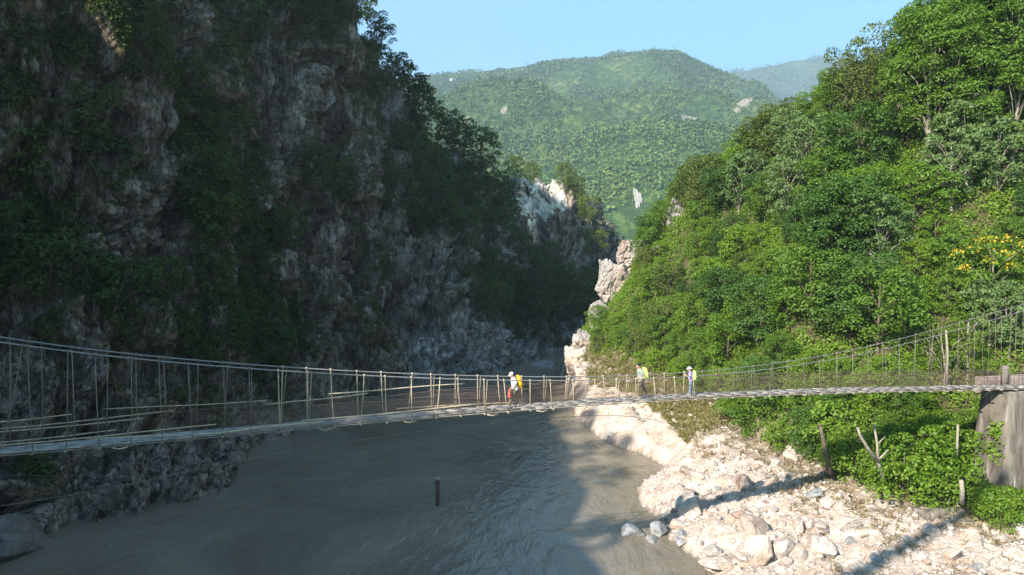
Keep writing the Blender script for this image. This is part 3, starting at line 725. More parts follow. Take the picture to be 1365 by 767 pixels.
px, py = projA(GA); fr = (px > -60) & (px < 620) & (py > -60) & (py < 640)
nzA = fbm(GA * np.array([.16, .16, .10]), 5, 300)
greenA = blobmask(px, py, [(300, 300, 75, 250, -.35, 1.3), (250, 120, 60, 140, -.35, 1.2), (150, 60, 90, 70, 0, 1.0), (120, 180, 40, 40, 0, .8), (30, 300, 40, 90, 0, .9), (290, 440, 110, 50, 0, 1.2), (60, 470, 60, 50, 0, .7),
    (460, 255, 40, 30, 0, .8), (330, 40, 70, 60, 0, .6), (505, 60, 22, 70, 0, 1.2), (130, 390, 60, 40, 0, .7), (440, 20, 30, 30, 0, .9), (30, 130, 40, 50, 0, .6), (515, 250, 16, 150, 0, 1.0), (420, 380, 30, 90, 0, .5), (50, 640, 30, 45, 0, .9)])
slopeA = np.clip(NA[..., 2], -.2, 1)
vegA = np.clip(greenA + .85 * nzA - .28, 0, 1.2) ** 2.0 * (.45 + slopeA * 1.6) * fr * (py < 700) * ((py < 575) | (greenA > .4)) * sstep(-.3, .1, NA[..., 2])
P1, N1 = pick(GA, NA, vegA + 1e-9, 4200, rng)
parts = [clump_stuff('', P1[:2900], N1[:2900], 44, .7, .28, None, 1), clump_stuff('', P1[2900:], N1[2900:], 80, 1.25, .32, None, 2)]
pxB, pyB = projA(GB); frB = (pxB > 505) & (pxB < 830) & (pyB > 60) & (pyB < 470)
nzB = fbm(GB * np.array([.13, .13, .10]), 5, 310)
greenB = blobmask(pxB, pyB, [(575, 250, 60, 75, .5, 1.4), (670, 390, 70, 50, .25, 1.4), (740, 400, 45, 35, .2, 1.3), (560, 180, 40, 50, .6, 1.1), (650, 240, 60, 40, .7, 1.0), (720, 330, 50, 40, .6, 1.0), (780, 390, 30, 40, 0, 1.2)])
vegB = np.clip(greenB + .4 * nzB - .15, 0, 1.3) ** 1.5 * frB * (.6 + np.clip(NB[..., 2], -.3, 1))
P2, N2 = pick(GB, NB, vegB + 1e-9, 3000, rng)
parts.append(clump_stuff('', P2, N2, 60, 1.4, .42, None, 3))
pxC, pyC = projA(GC); frC = (pxC > 640) & (pxC < 830) & (pyC > 225)
vegC = np.clip(fbm(GC * .2, 4, 320) + .1 + .5 * np.clip((pxC - 760) / 50, 0, 1) - .9 * ((pxC > 684) & (pxC < 760) & (pyC < 310)), 0, 1) * frC * (NC[..., 2] > .05)
P3_, N3_ = pick(GC, NC, vegC + 1e-9, 700, rng)
parts.append(clump_stuff('', P3_, N3_, 30, 1.3, .6, None, 4))
V, F = join(parts)
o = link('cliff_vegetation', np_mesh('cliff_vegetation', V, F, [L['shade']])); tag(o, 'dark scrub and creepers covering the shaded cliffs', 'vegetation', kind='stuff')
# hanging grass on the ledges
gA = np.clip(.55 + nzA * .9, 0, 1) ** 2 * fr * (py < 560) * sstep(-.1, .5, NA[..., 2])
P4, N4 = pick(GA, NA, gA + 1e-9, 9500, rng)
nb = 9; d = unit(N4[:, None, :] + rng.normal(size=(len(P4), nb, 3)) * .5)
Ls = (.4 + .75 * rng.random((len(P4), nb, 1))); mid = P4[:, None, :] + d * Ls * .45; tip = P4[:, None, :] + d * Ls * .75 + np.array([0, 0, -1.]) * Ls * .65
sd = unit(np.cross(d, np.array([0, 0, 1.]) + rng.normal(size=d.shape) * .3)) * .045
V = np.stack([np.broadcast_to(P4[:, None, :], mid.shape), mid - sd, tip, mid + sd], 2).reshape(-1, 3)
o = link('cliff_grass', np_mesh('cliff_grass', V, np.arange(len(V)).reshape(-1, 4), [L['drygreen']])); tag(o, 'brownish grass hanging from the ledges of the shaded cliff', 'grass', kind='stuff')

# trees rooted on the cliffs: pick the grid vertex nearest a pixel
def on_sheet(G, N, x, y):
    a, b = projA(G); D = (a - x) ** 2 + (b - y) ** 2 + np.where(N[..., 1] > .3, 400, 0); i = np.unravel_index(np.argmin(D), D.shape)
    c = np.argwhere(D < D[i] + 9); best = min(c, key=lambda q: G[tuple(q)][1]); return G[tuple(best)], N[tuple(best)]
spotsA = [(70, 20), (150, 30), (180, 80), (40, 90), (110, 200), (235, 60), (250, 140), (285, 190), (300, 260), (330, 330), (350, 400), (290, 400), (270, 330), (250, 460), (330, 460), (20, 250), (15, 330), (60, 400), (140, 440), (400, 470), (195, 470), (460, 260), (430, 245), (340, 60), (385, 20),
          (505, 60), (512, 110), (498, 20), (516, 85), (508, 135), (470, 30), (448, 8), (120, 110), (90, 480), (380, 330), (230, 400), (160, 260), (520, 150)]
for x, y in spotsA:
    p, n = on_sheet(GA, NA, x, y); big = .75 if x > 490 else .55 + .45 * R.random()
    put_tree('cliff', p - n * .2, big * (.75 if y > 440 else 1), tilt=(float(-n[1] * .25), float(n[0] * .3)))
ridgeB = [(530, 105), (545, 120), (560, 138), (575, 152), (590, 170), (607, 182), (622, 196), (640, 208), (653, 228), (664, 246), (674, 268)]
for k, (x, y) in enumerate(ridgeB):
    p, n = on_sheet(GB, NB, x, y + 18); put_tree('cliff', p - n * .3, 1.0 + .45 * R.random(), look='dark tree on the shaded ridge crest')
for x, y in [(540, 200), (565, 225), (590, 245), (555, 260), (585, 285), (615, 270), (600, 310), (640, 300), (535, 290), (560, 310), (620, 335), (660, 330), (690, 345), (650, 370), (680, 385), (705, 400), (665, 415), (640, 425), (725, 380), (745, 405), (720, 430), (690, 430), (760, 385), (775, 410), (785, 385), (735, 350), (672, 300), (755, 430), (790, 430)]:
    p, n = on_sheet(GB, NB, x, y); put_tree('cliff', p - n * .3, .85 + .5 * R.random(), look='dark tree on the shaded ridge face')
for x, y in [(688, 240), (705, 243), (755, 250), (772, 268), (784, 300), (795, 345), (803, 380)]:
    p, n = on_sheet(GC, NC, x, y + 5); put_tree('olive', p - n * .3, .75 + .4 * R.random(), look='small olive-toned tree on the white crag')

# ------------------------------------------------------------------ trees on the sunlit right hillside
def bridge_y(x): return 35 + .322 * x
hill_xy = []
def free(x, y, r):
    return all((x - a) ** 2 + (y - b) ** 2 > (.68 * (r + c)) ** 2 for a, b, c in hill_xy)
SKY = np.array([(760, 420), (790, 385), (815, 330), (840, 305), (880, 275), (915, 225), (945, 212), (975, 215), (1000, 180), (1035, 142), (1060, 140), (1080, 150), (1095, 118), (1112, 98), (1128, 112), (1142, 65), (1165, 50), (1200, 72), (1225, 28), (1245, 0), (1300, -40), (1500, -60)], float)
def hill_tree(key, x, y, s, look=None, r=None, force=False, variant=None):
    z0 = zr(x, y, False)
    while True:
        a = proj((x, y, z0 + protos[key]['H'] * s * 1.0))
        if a[1] >= np.interp(a[0], SKY[:, 0], SKY[:, 1]) - 3: break
        s *= .88
        if s < .3: return False
    H = protos[key]['H'] * s; r = r or H * .33
    if not force and not free(x, y, r): return False
    z = zr(x, y, False)
    # trees close to the bridge stay below or behind it
    if y < bridge_y(x) + 2.5: return False
    if y < bridge_y(x) + 4.5 and z + H > 10.0: return False
    hill_xy.append((x, y, r)); put_tree(key, (x, y, z - .15), s, look=look, variant=variant); return True
def hill_at(px_, py_, lift=0.):
    """the hillside point seen at a pixel"""
    q = hit_bank(px_, py_, lift, 44, 190, .4, False); return None if q is None else q[:2]
# hand-placed characters: (pixel of crown centre, species, scale)
feat = [(1322, 365, 'yellow', 1.0), (1262, 470, 'lime', .95), (1240, 455, 'lime', .7), (1290, 480, 'lime', .75), (1290, 450, 'lime', .8), (1165, 95, 'sparse', 1.0), (1195, 120, 'sparse', .8), (1112, 135, 'mid', .8), (1035, 175, 'olive', 1.25), (1010, 190, 'olive', 1.0),
        (945, 235, 'olive', 1.1), (930, 260, 'olive', .9), (985, 235, 'pale', 1.1), (1050, 165, 'pale', 1.0), (1075, 200, 'pale', 1.1), (1290, 180, 'pale', 1.0), (1270, 215, 'pale', .9), (1330, 200, 'pale', .9), (1050, 250, 'pale', 1.0), (1105, 300, 'dark', 1.0), (1120, 280, 'dark', 1.0), (1175, 300, 'pale', .9),
        (1110, 235, 'mid', 1.1), (1150, 190, 'dark', 1.15), (1135, 390, 'dark', 1.0), (1170, 400, 'mid', 1.0), (1080, 380, 'mid', 1.0), (1320, 420, 'pale', .75), (1345, 425, 'pale', .7)]
for x, y, k, s in feat:
    H = protos[k]['H'] * s; q = hill_at(x, y, H * .62)
    if q is not None: hill_tree(k, q[0], q[1], s, force=True)
for x, y in [(1222, 20), (1250, 5), (1275, 10), (1298, 0), (1318, 15), (1340, 5), (1360, 20), (1235, 50), (1265, 55), (1305, 60), (1345, 70), (1205, 85), (1240, 100), (1275, 105), (1310, 110), (1350, 115)]:
    q = hill_at(x, y, 8.0)
    if q is not None: hill_tree('tall', q[0], q[1], .85 + .3 * R.random(), force=True)
for x, y, k, s in [(845, 300, 'bright', .8), (885, 270, 'mid', .8), (918, 222, 'olive', 1.0), (945, 208, 'olive', 1.05), (968, 226, 'dark', .8), (1000, 178, 'mid', .9), (1020, 158, 'olive', 1.0), (1040, 138, 'olive', 1.15), (1066, 150, 'pale', .95), (1090, 122, 'mid', .8), (1112, 92, 'tall', .62), (1145, 62, 'sparse', .95), (1172, 48, 'sparse', 1.05), (1198, 74, 'dark', .85), (1222, 26, 'tall', .8), (1238, 8, 'tall', .85)]:
    q = hit_bank(x, y, protos[k]['H'] * s * .97, 44, 190, .3, False)
    if q is not None:
        hill_xy.append((q[0], q[1], protos[k]['H'] * s * .33)); put_tree(k, (q[0], q[1], zr(q[0], q[1], False) - .15), s)
rng = np.random.default_rng(77); cnt = 0
for k in range(9000):
    px_ = rng.uniform(795, 1400); py_ = rng.uniform(40, 690)
    q = hill_at(px_, py_)
    if q is None: continue
    x, y = q; 
    if lookup(q[None], inF.astype(float))[0] < .5: continue
    lower = py_ > 500
    key = rng.choice(['mid', 'dark', 'bright', 'pale', 'olive'], p=[.34, .20, .34, .06, .06]) if not lower else rng.choice(['mid', 'bright', 'dark', 'shrub'], p=[.3, .35, .15, .2])
    s = rng.uniform(.5, 1.05) if not lower else rng.uniform(.42, .75)
    if px_ < 960: s *= .8; key = rng.choice(['bright', 'mid', 'dark', 'olive'], p=[.42, .32, .18, .08])
    if px_ < 860 and py_ > 300: s *= .75
    if (800 < px_ < 850 and 300 < py_ < 440) or (880 < px_ < 930 and 280 < py_ < 400): continue
    if hill_tree(str(key), x, y, float(s)): cnt += 1
    if cnt >= 275: break
# shrubs at the foot of the hill and on the beach edge
for px_, py_, key, s in [(985, 560, 'shrub', 1.1), (1000, 580, 'shrubd', 1.0), (1020, 560, 'shrubd', 1.3), (1045, 600, 'shrub', .9), (1075, 600, 'shrubd', 1.1), (1110, 610, 'shrubd', 1.1), (1150, 640, 'shrub', 1.2), (1175, 655, 'shrub', 1.1), (1200, 665, 'shrub', 1.3),
                         (1230, 672, 'shrub', 1.2), (1255, 680, 'shrub', 1.2), (1280, 672, 'shrub', 1.1), (1330, 696, 'shrub', .8), (1350, 702, 'shrub', .85), (1375, 705, 'shrub', .9), (1130, 600, 'shrub', 1.4), (1215, 640, 'shrub', 1.5), (1270, 640, 'shrub', 1.5), (800, 455, 'shrub', 1.0), (830, 462, 'shrub', .9), (860, 490, 'shrub', .8), (790, 420, 'shrub', 1.0), (775, 430, 'shrub', .8), (935, 520, 'shrub', .9)]:
    p = hit_bank(px_, py_, 0, 30, 140)
    if p is None: continue
    put_tree(key, p, s)

# undergrowth: continuous low leaf cover on the hillside
rng = np.random.default_rng(41)
hx = rng.uniform(8, 75, 90000); hy = rng.uniform(43, 130, 90000); Q = np.stack([hx, hy], 1)
z, dS_, dF_, inS_, inF_ = rh(Q, False)
dens = np.where(inF_, .35 + .65 * sstep(0, 2.0, dF_), 0); P = np.column_stack([Q, z])
a, b = projA(P); dens = dens * ((a > 740) & (a < 1400) & (b > -40) & (b < 720))
keep = rng.random(len(P)) < dens; P = P[keep]
e = .5; gxh = (rh(P[:, :2] + [e, 0], False)[0] - rh(P[:, :2] - [e, 0], False)[0]) / (2 * e); gyh = (rh(P[:, :2] + [0, e], False)[0] - rh(P[:, :2] - [0, e], False)[0]) / (2 * e)
Nh = unit(np.column_stack([-gxh, -gyh, np.ones(len(P))]))
n3 = fbm(P * .12, 3, 400)
iv = n3 > -.05
V1 = clump_stuff('', P[iv][:12000], Nh[iv][:12000], 34, .75, .21, None, 8, .7, 0, .35); V2 = clump_stuff('', P[~iv][:9500], Nh[~iv][:9500], 30, .7, .21, None, 9, .6, 0, .4)
o = link('undergrowth', np_mesh('undergrowth', *V1, [L['bright']])); tag(o, 'bright leafy creepers carpeting the sunlit hillside', 'undergrowth', kind='stuff')
o = link('undergrowth', np_mesh('undergrowth', *V2, [L['mid']])); tag(o, 'darker green low growth between the hillside trees', 'undergrowth', kind='stuff')

# dry grass and twigs along the beach edge
bx = rng.uniform(9, 40, 30000); by = rng.uniform(34, 104, 30000); Q = np.stack([bx, by], 1); z, dS_, dF_, inS_, inF_ = rh(Q)
nn = fbm(np.column_stack([Q, z * 0]) * .35, 4, 410)
pr = np.where(inS_ & ~inF_, sstep(7, .5, dF_ + 4 * nn) * .6 + .05 * (nn > .25), 0) * (dS_ > 2.5); kp = rng.random(len(Q)) < pr
P = np.column_stack([Q, z])[kp][:5200]; nb = 6
d = unit(rng.normal(size=(len(P), nb, 3)) * np.array([.7, .7, .25]) + np.array([0, 0, .8])); Ls = .2 + .45 * rng.random((len(P), nb, 1))
mid = P[:, None, :] + d * Ls * .55; tip = P[:, None, :] + d * Ls + np.array([0, 0, -.25]) * Ls; sd = unit(np.cross(d, rng.normal(size=d.shape))) * .03
V = np.stack([np.broadcast_to(P[:, None, :], mid.shape), mid - sd, tip, mid + sd], 2).reshape(-1, 3)
o = link('dry_grass', np_mesh('dry_grass', V, np.arange(len(V)).reshape(-1, 4), [L['dry']])); tag(o, 'dry tan grass and twigs along the edge of the rubble bank', 'grass', kind='stuff')
# yellow-green grass bank behind the bridge netting
Q = np.stack([rng.uniform(9, 24, 16000), rng.uniform(62, 104, 16000)], 1); z, dS_, dF_, inS_, inF_ = rh(Q)
kp = (dF_ < 4.5) & (dS_ > 2.0) & (rng.random(len(Q)) < .9); P = np.column_stack([Q, z])[kp][:7000]
d = unit(rng.normal(size=(len(P), nb, 3)) * np.array([.6, .6, .2]) + np.array([0, 0, .9])); Ls = .3 + .6 * rng.random((len(P), nb, 1))
mid = P[:, None, :] + d * Ls * .55; tip = P[:, None, :] + d * Ls + np.array([0, 0, -.3]) * Ls; sd = unit(np.cross(d, rng.normal(size=d.shape))) * .04
V = np.stack([np.broadcast_to(P[:, None, :], mid.shape), mid - sd, tip, mid + sd], 2).reshape(-1, 3)
GR = leaf_mat('grass_yellow', [(.12, .125, .03), (.17, .16, .045), (.23, .185, .08)], .3)
o = link('bank_grass', np_mesh('bank_grass', V, np.arange(len(V)).reshape(-1, 4), [GR])); tag(o, 'yellow-green grass on the bank behind the bridge netting', 'grass', kind='stuff')

# ------------------------------------------------------------------ rocks
def rock_mesh(name, seed, mat, n=14, sub=4):
    import bmesh
    bm = bmesh.new(); bmesh.ops.create_icosphere(bm, subdivisions=sub, radius=1)
    P = np.array([v.co[:] for v in bm.verts]); rg = np.random.default_rng(seed)
    # cut by random planes for angular faces
    for k in range(n):
        nn = unit(rg.normal(size=(1, 3)))[0]; dd_ = .45 + .4 * rg.random(); h = P @ nn - dd_; P = P - np.maximum(h, 0)[:, None] * nn * .93
    P = P * (1 + .05 * fbm(P * 2.5 + seed, 3, seed)[:, None]) + .02 * fbm(P * 7 + seed, 2, seed)[:, None] * P
    for v, c in zip(bm.verts, P): v.co = c
    me = bpy.data.meshes.new(name); bm.to_mesh(me); bm.free(); me.materials.append(mat); return me
rocks = {k: [rock_mesh('boulder', 500 + 10 * i + j, M[m]) for j in range(4)] for i, (k, m) in enumerate((('pale', 'pale_rock'), ('brown', 'brown_rock'), ('grey', 'grey_rock')))}
rock_list = []
def put_rock(kind, p, s, zs=.65, sink=.3, name='boulder', label=None, rot=None):
    o = link(name, rocks[kind][int(R.integers(4))]); o.location = (float(p[0]), float(p[1]), float(p[2] + s * zs * (.5 - sink)))
    o.scale = (s * (.8 + .5 * R.random()), s * (.7 + .3 * R.random()), s * zs); o.rotation_euler = (R.normal() * .25, R.normal() * .25, R.random() * 6.28) if rot is None else rot
    rock_list.append((o, kind, np.array(p), s, label)); return o
def beach_pt(px_, py_):
    q = hit_bank(px_, py_); return gp(px_, py_) if q is None or q[2] < -.1 else q
hand = [('grey', 842, 712, 1.0, .7, 'grey boulder standing in the river just off the rubble bank'), ('grey', 878, 710, 1.2, .5, 'flat wet grey slab at the waterline beside the river boulder'), ('grey', 905, 725, .8, .5, 'dark grey stone at the waterline below the flat wet slab'),
        ('pale', 918, 688, 1.3, 1.1, 'upright pale slab leaning on the rubble near the waterline'), ('brown', 937, 678, .8, .7, 'rounded brown boulder beside the upright pale slab'), ('brown', 1003, 706, 1.2, .6, 'brown overhanging boulder above the mossy hollow'), ('pale', 1008, 748, 1.35, .8, 'large pale block at the bottom edge of the rubble bank'),
        ('pale', 962, 758, 1.3, .35, 'flat pale slab by the water at the bottom of the picture'), ('pale', 1042, 738, .9, .8, 'pointed pale rock right of the large block'), ('pale', 1090, 735, 1.0, .8, 'pale pointed rock out in the lower rubble field'), ('brown', 985, 690, .7, .7, 'small brown boulder up-slope from the overhanging one'), ('pale', 1060, 605, .9, .8, 'pale stone block perched among shrubs at the hill foot'),
        ('brown', 1064, 598, .8, .6, 'brown stone resting on the pale block at the hill foot'), ('grey', 870, 722, .5, .5, 'small grey stone in the shallows under the wet slab')]
for k, x, y, s, zs, lab in hand: put_rock(k, beach_pt(x, y), s, zs, label=lab, sink=.25)
rng = np.random.default_rng(19); n = 0; rp = []
for k in range(3000):
    x, y = rng.uniform(880, 1365), rng.uniform(600, 767); w = 1.0
    p = beach_pt(x, y); q = p[None, :2]
    if not inside(q, shore_poly)[0] or inside(q, foot_poly)[0] or p[2] < .2: continue
    if 26.5 < p[0] < 38 and p[1] > 42: continue
    s = .26 + .62 * rng.random() ** 2.6
    if any((p[0] - a) ** 2 + (p[1] - b) ** 2 < (.75 * (s + c)) ** 2 for a, b, c in rp): continue
    rp.append((p[0], p[1], s)); put_rock(str(rng.choice(['pale', 'pale', 'pale', 'brown', 'grey'], p=[.4, .25, .1, .15, .10])), p, s, rng.uniform(.5, .95)); n += 1
    if n >= 95: break
# rubble too small to count
V = []; F = []; o0 = 0
base_ico = np.array([v.co[:] for v in rocks['pale'][0].vertices]); 
import bmesh
bmr = bmesh.new(); bmesh.ops.create_icosphere(bmr, subdivisions=1, radius=1); iv_ = np.array([v.co[:] for v in bmr.verts]); if_ = np.array([[v.index for v in f.verts] for f in bmr.faces]); bmr.free()
Q = np.stack([rng.uniform(9, 38, 26000), rng.uniform(33, 80, 26000)], 1); z, dS_, dF_, inS_, inF_ = rh(Q)
kp = inS_ & ~inF_ & (z > .05) & (rng.random(len(Q)) < np.clip(1.3 - (Q[:, 1] - 40) / 40, .15, 1)); P = np.column_stack([Q, z])[kp][:9000]; n = len(P)
s = .04 + .17 * rng.random(n) ** 3
jit = iv_[None] * (1 + .35 * rng.normal(size=(n, len(iv_), 1)).clip(-1, 1)) * np.stack([np.ones(n), .6 + .5 * rng.random(n), .45 + .4 * rng.random(n)], 1)[:, None, :]
th = rng.random(n) * 6.28; c_, s_ = np.cos(th)[:, None], np.sin(th)[:, None]
jit = np.stack([jit[..., 0] * c_ - jit[..., 1] * s_, jit[..., 0] * s_ + jit[..., 1] * c_, jit[..., 2]], -1)
V = P[:, None, :] + jit * s[:, None, None]; F = (if_[None] + (np.arange(n) * len(iv_))[:, None, None]).reshape(-1, 3)
o = link('rubble', np_mesh('rubble', V.reshape(-1, 3), F, [M['pale_rock']])); tag(o, 'pale broken rubble strewn over the sunlit bank', 'rubble', kind='stuff')
# pale outcrops on the right spur and boulder at the left edge
def outcrop(px_, py_, Y, size, seed, label, name='rock_outcrop', mat='knob_rock', jag=.62):
    me = rock_mesh(name, seed, M[mat], 16, 6)
    P = np.array([v.co[:] for v in me.vertices]); v, w, a, b = worley(P * 2.2 + seed, seed); v2, w2, a2, b2 = worley(P * np.array([4.5, 4.5, 2.2]) + seed, seed + 3); P = P * (1 + jag * (.34 * (v - .5) + .16 * (v2 - .5) - .12 * (1 - sstep(0, .12, b - a)) + .12 * ridged(P * np.array([3, 3, 1.2]), 4, seed) - .1))[:, None]
    me.vertices.foreach_set('co', P.astype(np.float32).ravel()); me.update()
    p = at(px_, py_, Y); o = link(name, me); o.location = tuple(float(q) for q in p); o.scale = size; o.rotation_euler = (0, .12, seed * 1.3)
    tag(o, label, 'rock', 'bare rock outcrops on the sunlit spur'); return o
outcrop(838, 334, 106, (3.2, 2.4, 3.2), 4, 'pale rock knob breaking through the trees on the spur skyline')
outcrop(814, 382, 104, (3.9, 2.8, 4.4), 5, 'tall pale rock face on the tip of the sunlit spur')
outcrop(800, 425, 103, (3.2, 2.4, 4.0), 6, 'narrow pale rock rib below the tall rock face on the spur')
outcrop(907, 300, 101, (2.2, 2.2, 4.4), 7, 'leaning pale rock fin among trees right of the spur')
outcrop(884, 338, 100, (2.0, 1.8, 2.2), 8, 'low brownish rock half hidden below the leaning fin', mat='cliff_far')
outcrop(784, 460, 102, (2.6, 2.4, 2.4), 14, 'small pale rock step between the rib and the water-edge bluff')
outcrop(770, 488, 101, (3.4, 3.0, 3.4), 9, 'bright rock bluff at the water edge of the spur', mat='pale_rock')
outcrop(800, 500, 95, (4.0, 3.0, 2.2), 10, 'low bright ledge right of the bluff behind the bridge', mat='pale_rock')
o = outcrop(0, 726, 43.5, (3.4, 3.0, 2.6), 11, 'smooth dark boulder at the left water edge of the shaded bank', 'boulder', 'shore', .2); del o['group']; o['category'] = 'boulder'
o = outcrop(718, 492, 124, (3.4, 3.0, 1.6), 12, 'low blue-grey rock in the water at the river bend', 'boulder', 'grey_rock', .4); del o['group']; o['category'] = 'boulder'

# ------------------------------------------------------------------ footbridge
TB = np.array([1, .322, 0]); TB /= np.linalg.norm(TB); NB_ = np.array([-TB[1], TB[0], 0])
WOOD = plain('shaded_weathered_bamboo', (.15, .125, .10), .85, .3, 5); WOODL = plain('pale_bamboo', (.36, .29, .20), .8, .25, 5); STEEL = plain('cable_steel', (.19, .175, .165), .5, .15, 8, .5, .3)
RUSTW = plain('rusty_wire', (.13, .085, .065), .8, .3, 3); PLANK = plain('weathered_planks', (.29, .265, .235), .9, .35, 2.5); BEAM = plain('beam_wood', (.19, .16, .13), .9, .3, 4); YROPE = plain('yellow_rope', (.42, .38, .14), .8, .2, 6)
def XY_at_px(px_):
    Y = 1.0 / (.0354 - 1e-5 * px_); return (px_ - 682.5) / FPX * Y * 1.0, Y
def fit(pts, deg):
    X = []; Z = []
    for x, y in pts:
        X_, Y_ = XY_at_px(x); d = ray(x, y); X.append(X_); Z.append(HC + d[2] * Y_ / d[1])
    return np.poly1d(np.polyfit(X, Z, deg)), min(X), max(X)
deck_px = [(0, 600), (98, 592), (196, 583), (301, 574), (365, 569), (450, 562), (525, 555), (600, 549), (680, 541.5), (760, 536.5), (847, 531.5), (923, 527.5), (1021, 523), (1100, 520), (1231, 517), (1324, 515.5)]
cab_px = [(0, 453), (152, 473), (278, 485), (354, 490.5), (426, 495), (524, 499), (600, 502.5), (671, 505), (760, 505.5), (820, 504.5), (864, 503), (907, 500), (945, 497), (1042, 486), (1120, 475), (1173, 463), (1197, 457), (1273, 436.5), (1300, 430), (1338, 418)]
deck_f, XL, XR = fit(deck_px, 4); cab_f, cXL, cXR = fit(cab_px, 5)
def ext(f, X, a, b):
    X = np.asarray(X, float); df = f.deriv()
    return np.where(X < a, f(a) + df(a) * (X - a), np.where(X > b, f(b) + df(b) * (X - b), f(np.clip(X, a, b))))
deckz = lambda X: ext(deck_f, X, XL, XR); cabz = lambda X: ext(cab_f, X, cXL, cXR)
def bp(X, off=0.0, z=0.0):
    """a point on the bridge: along X, sideways off (+ is the far side), height z"""
    return np.array([X + NB_[0] * off, bridge_y(X) + NB_[1] * off, z])
bridge = empty('suspension_bridge', bp(0, 0, float(deckz(0))))
tag(bridge, 'long narrow suspension footbridge of planks and wire netting across the gorge', 'bridge')
BL = np.array(bridge.location)
def bpart(mb, name, mat, smooth=False, label=None):
    V = np.concatenate(mb.V) - BL; me = np_mesh(name, V, mb.F, [mat], smooth); o = link(name, me, bridge)
    if label: o['label'] = label
    return o
X0, X1 = -33.0, 38.0; HW = .58
rng = np.random.default_rng(3)
mb = MB()   # lengthwise planks with open joints
for j in range(7):
    off = -HW + .085 + j * (2 * HW - .17) / 6; x = X0
    while x < X1 - .5:
        l = rng.uniform(1.8, 3.4); x2 = min(x + l, X1); xs_ = np.linspace(x + .02, x2 - .02, 4); dz = rng.normal() * .012; do = rng.normal() * .012
        for a, b in zip(xs_[:-1], xs_[1:]):
            q = []
            for X_ in (a, b):
                z_ = float(deckz(X_)) + dz
                for oo in (-.075, .075):
                    for tt in (0, -.045): q.append(bp(X_, off + do + oo, z_ + tt))
            mb.add(q, [(0, 4, 6, 2), (1, 3, 7, 5), (0, 1, 5, 4), (2, 6, 7, 3), (0, 2, 3, 1), (4, 5, 7, 6)])
        x = x2
bpart(mb, 'deck', PLANK)
dX = 1.2 * TB[0]; stations = np.arange(X0 + .6, X1 - .3, dX)
cable_n = MB(); xx = np.linspace(X0, X1, 160)
for name, sgn in (('main_cable', -1), ('main_cable', 1)):
    mb = MB(); mb.tube([bp(x, sgn * .62, float(cabz(x))) for x in xx], np.interp(xx, [2, 12], [.033, .020]), 6); bpart(mb, name, STEEL, True)
for sgn in (-1, 1):
    mb = MB(); mb.tube([bp(x, sgn * .55, float(deckz(x)) - .11) for x in xx], .03, 5); bpart(mb, 'deck_cable', BEAM, True)
vis = [x for x in stations if -22.5 < x < 36.5]
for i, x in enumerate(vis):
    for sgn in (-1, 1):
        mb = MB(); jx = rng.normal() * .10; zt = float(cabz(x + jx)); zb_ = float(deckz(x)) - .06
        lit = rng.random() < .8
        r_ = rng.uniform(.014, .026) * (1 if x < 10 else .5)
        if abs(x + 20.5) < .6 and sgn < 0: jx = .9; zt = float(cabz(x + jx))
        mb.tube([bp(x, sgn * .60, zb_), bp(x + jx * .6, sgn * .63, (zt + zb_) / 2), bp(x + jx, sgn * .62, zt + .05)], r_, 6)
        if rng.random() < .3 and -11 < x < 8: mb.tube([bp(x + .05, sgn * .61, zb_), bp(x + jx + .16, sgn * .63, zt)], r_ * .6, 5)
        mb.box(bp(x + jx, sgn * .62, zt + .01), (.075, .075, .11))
        bpart(mb, 'suspender', WOODL if -11 < x < 10 else WOOD, True)  # left hangers get the darker bamboo to stand for shade on that stretch
for i, x in enumerate(vis):
    mb = MB(); z_ = float(deckz(x)) - .11; e1 = .70 + .2 * rng.random(); 
    mb.tube([bp(x, -e1, z_ + .0), bp(x, .72, z_)], .05, 6); bpart(mb, 'crossbeam', BEAM, True)
# netting: diagonal wires on both sides
for sgn in (-1, 1):
    mb = MB(); V = []; Fq = []; xa, xb = (-15.2 if sgn > 0 else -13.0), 33.0; hgt_ = .95; st = .11
    def wire(p, q, w=.0032):
        p = np.array(p); q = np.array(q); d = q - p; d /= np.linalg.norm(d); s_ = np.cross(d, NB_) * w
        k = len(V); V.extend([p - s_, q - s_, q + s_, p + s_]); Fq.append((k, k + 1, k + 2, k + 3))
    x = xa
    while x < xb - 1:
        h_ = hgt_ * (.92 + .08 * math.sin(x * 1.3)); w_ = float(deckz(x))
        wire(bp(x, sgn * .60, w_), bp(x + h_, sgn * .63, float(deckz(x + h_)) + h_)); wire(bp(x + h_, sgn * .60, float(deckz(x + h_))), bp(x, sgn * .63, w_ + h_)); x += st
    xs_ = np.arange(xa, xb, .5)
    for hh_, ww in ((.02, .01), (.5, .007), (.96, .012)):
        for a, b in zip(xs_[:-1], xs_[1:]):
            wire(bp(a, sgn * .605, float(deckz(a)) + hh_ * (.96 + .04 * math.sin(a * 1.3))), bp(b, sgn * .605, float(deckz(b)) + hh_ * (.96 + .04 * math.sin(b * 1.3))), ww)
    link('netting', np_mesh('netting', np.array(V) - BL, Fq, [RUSTW]), bridge)
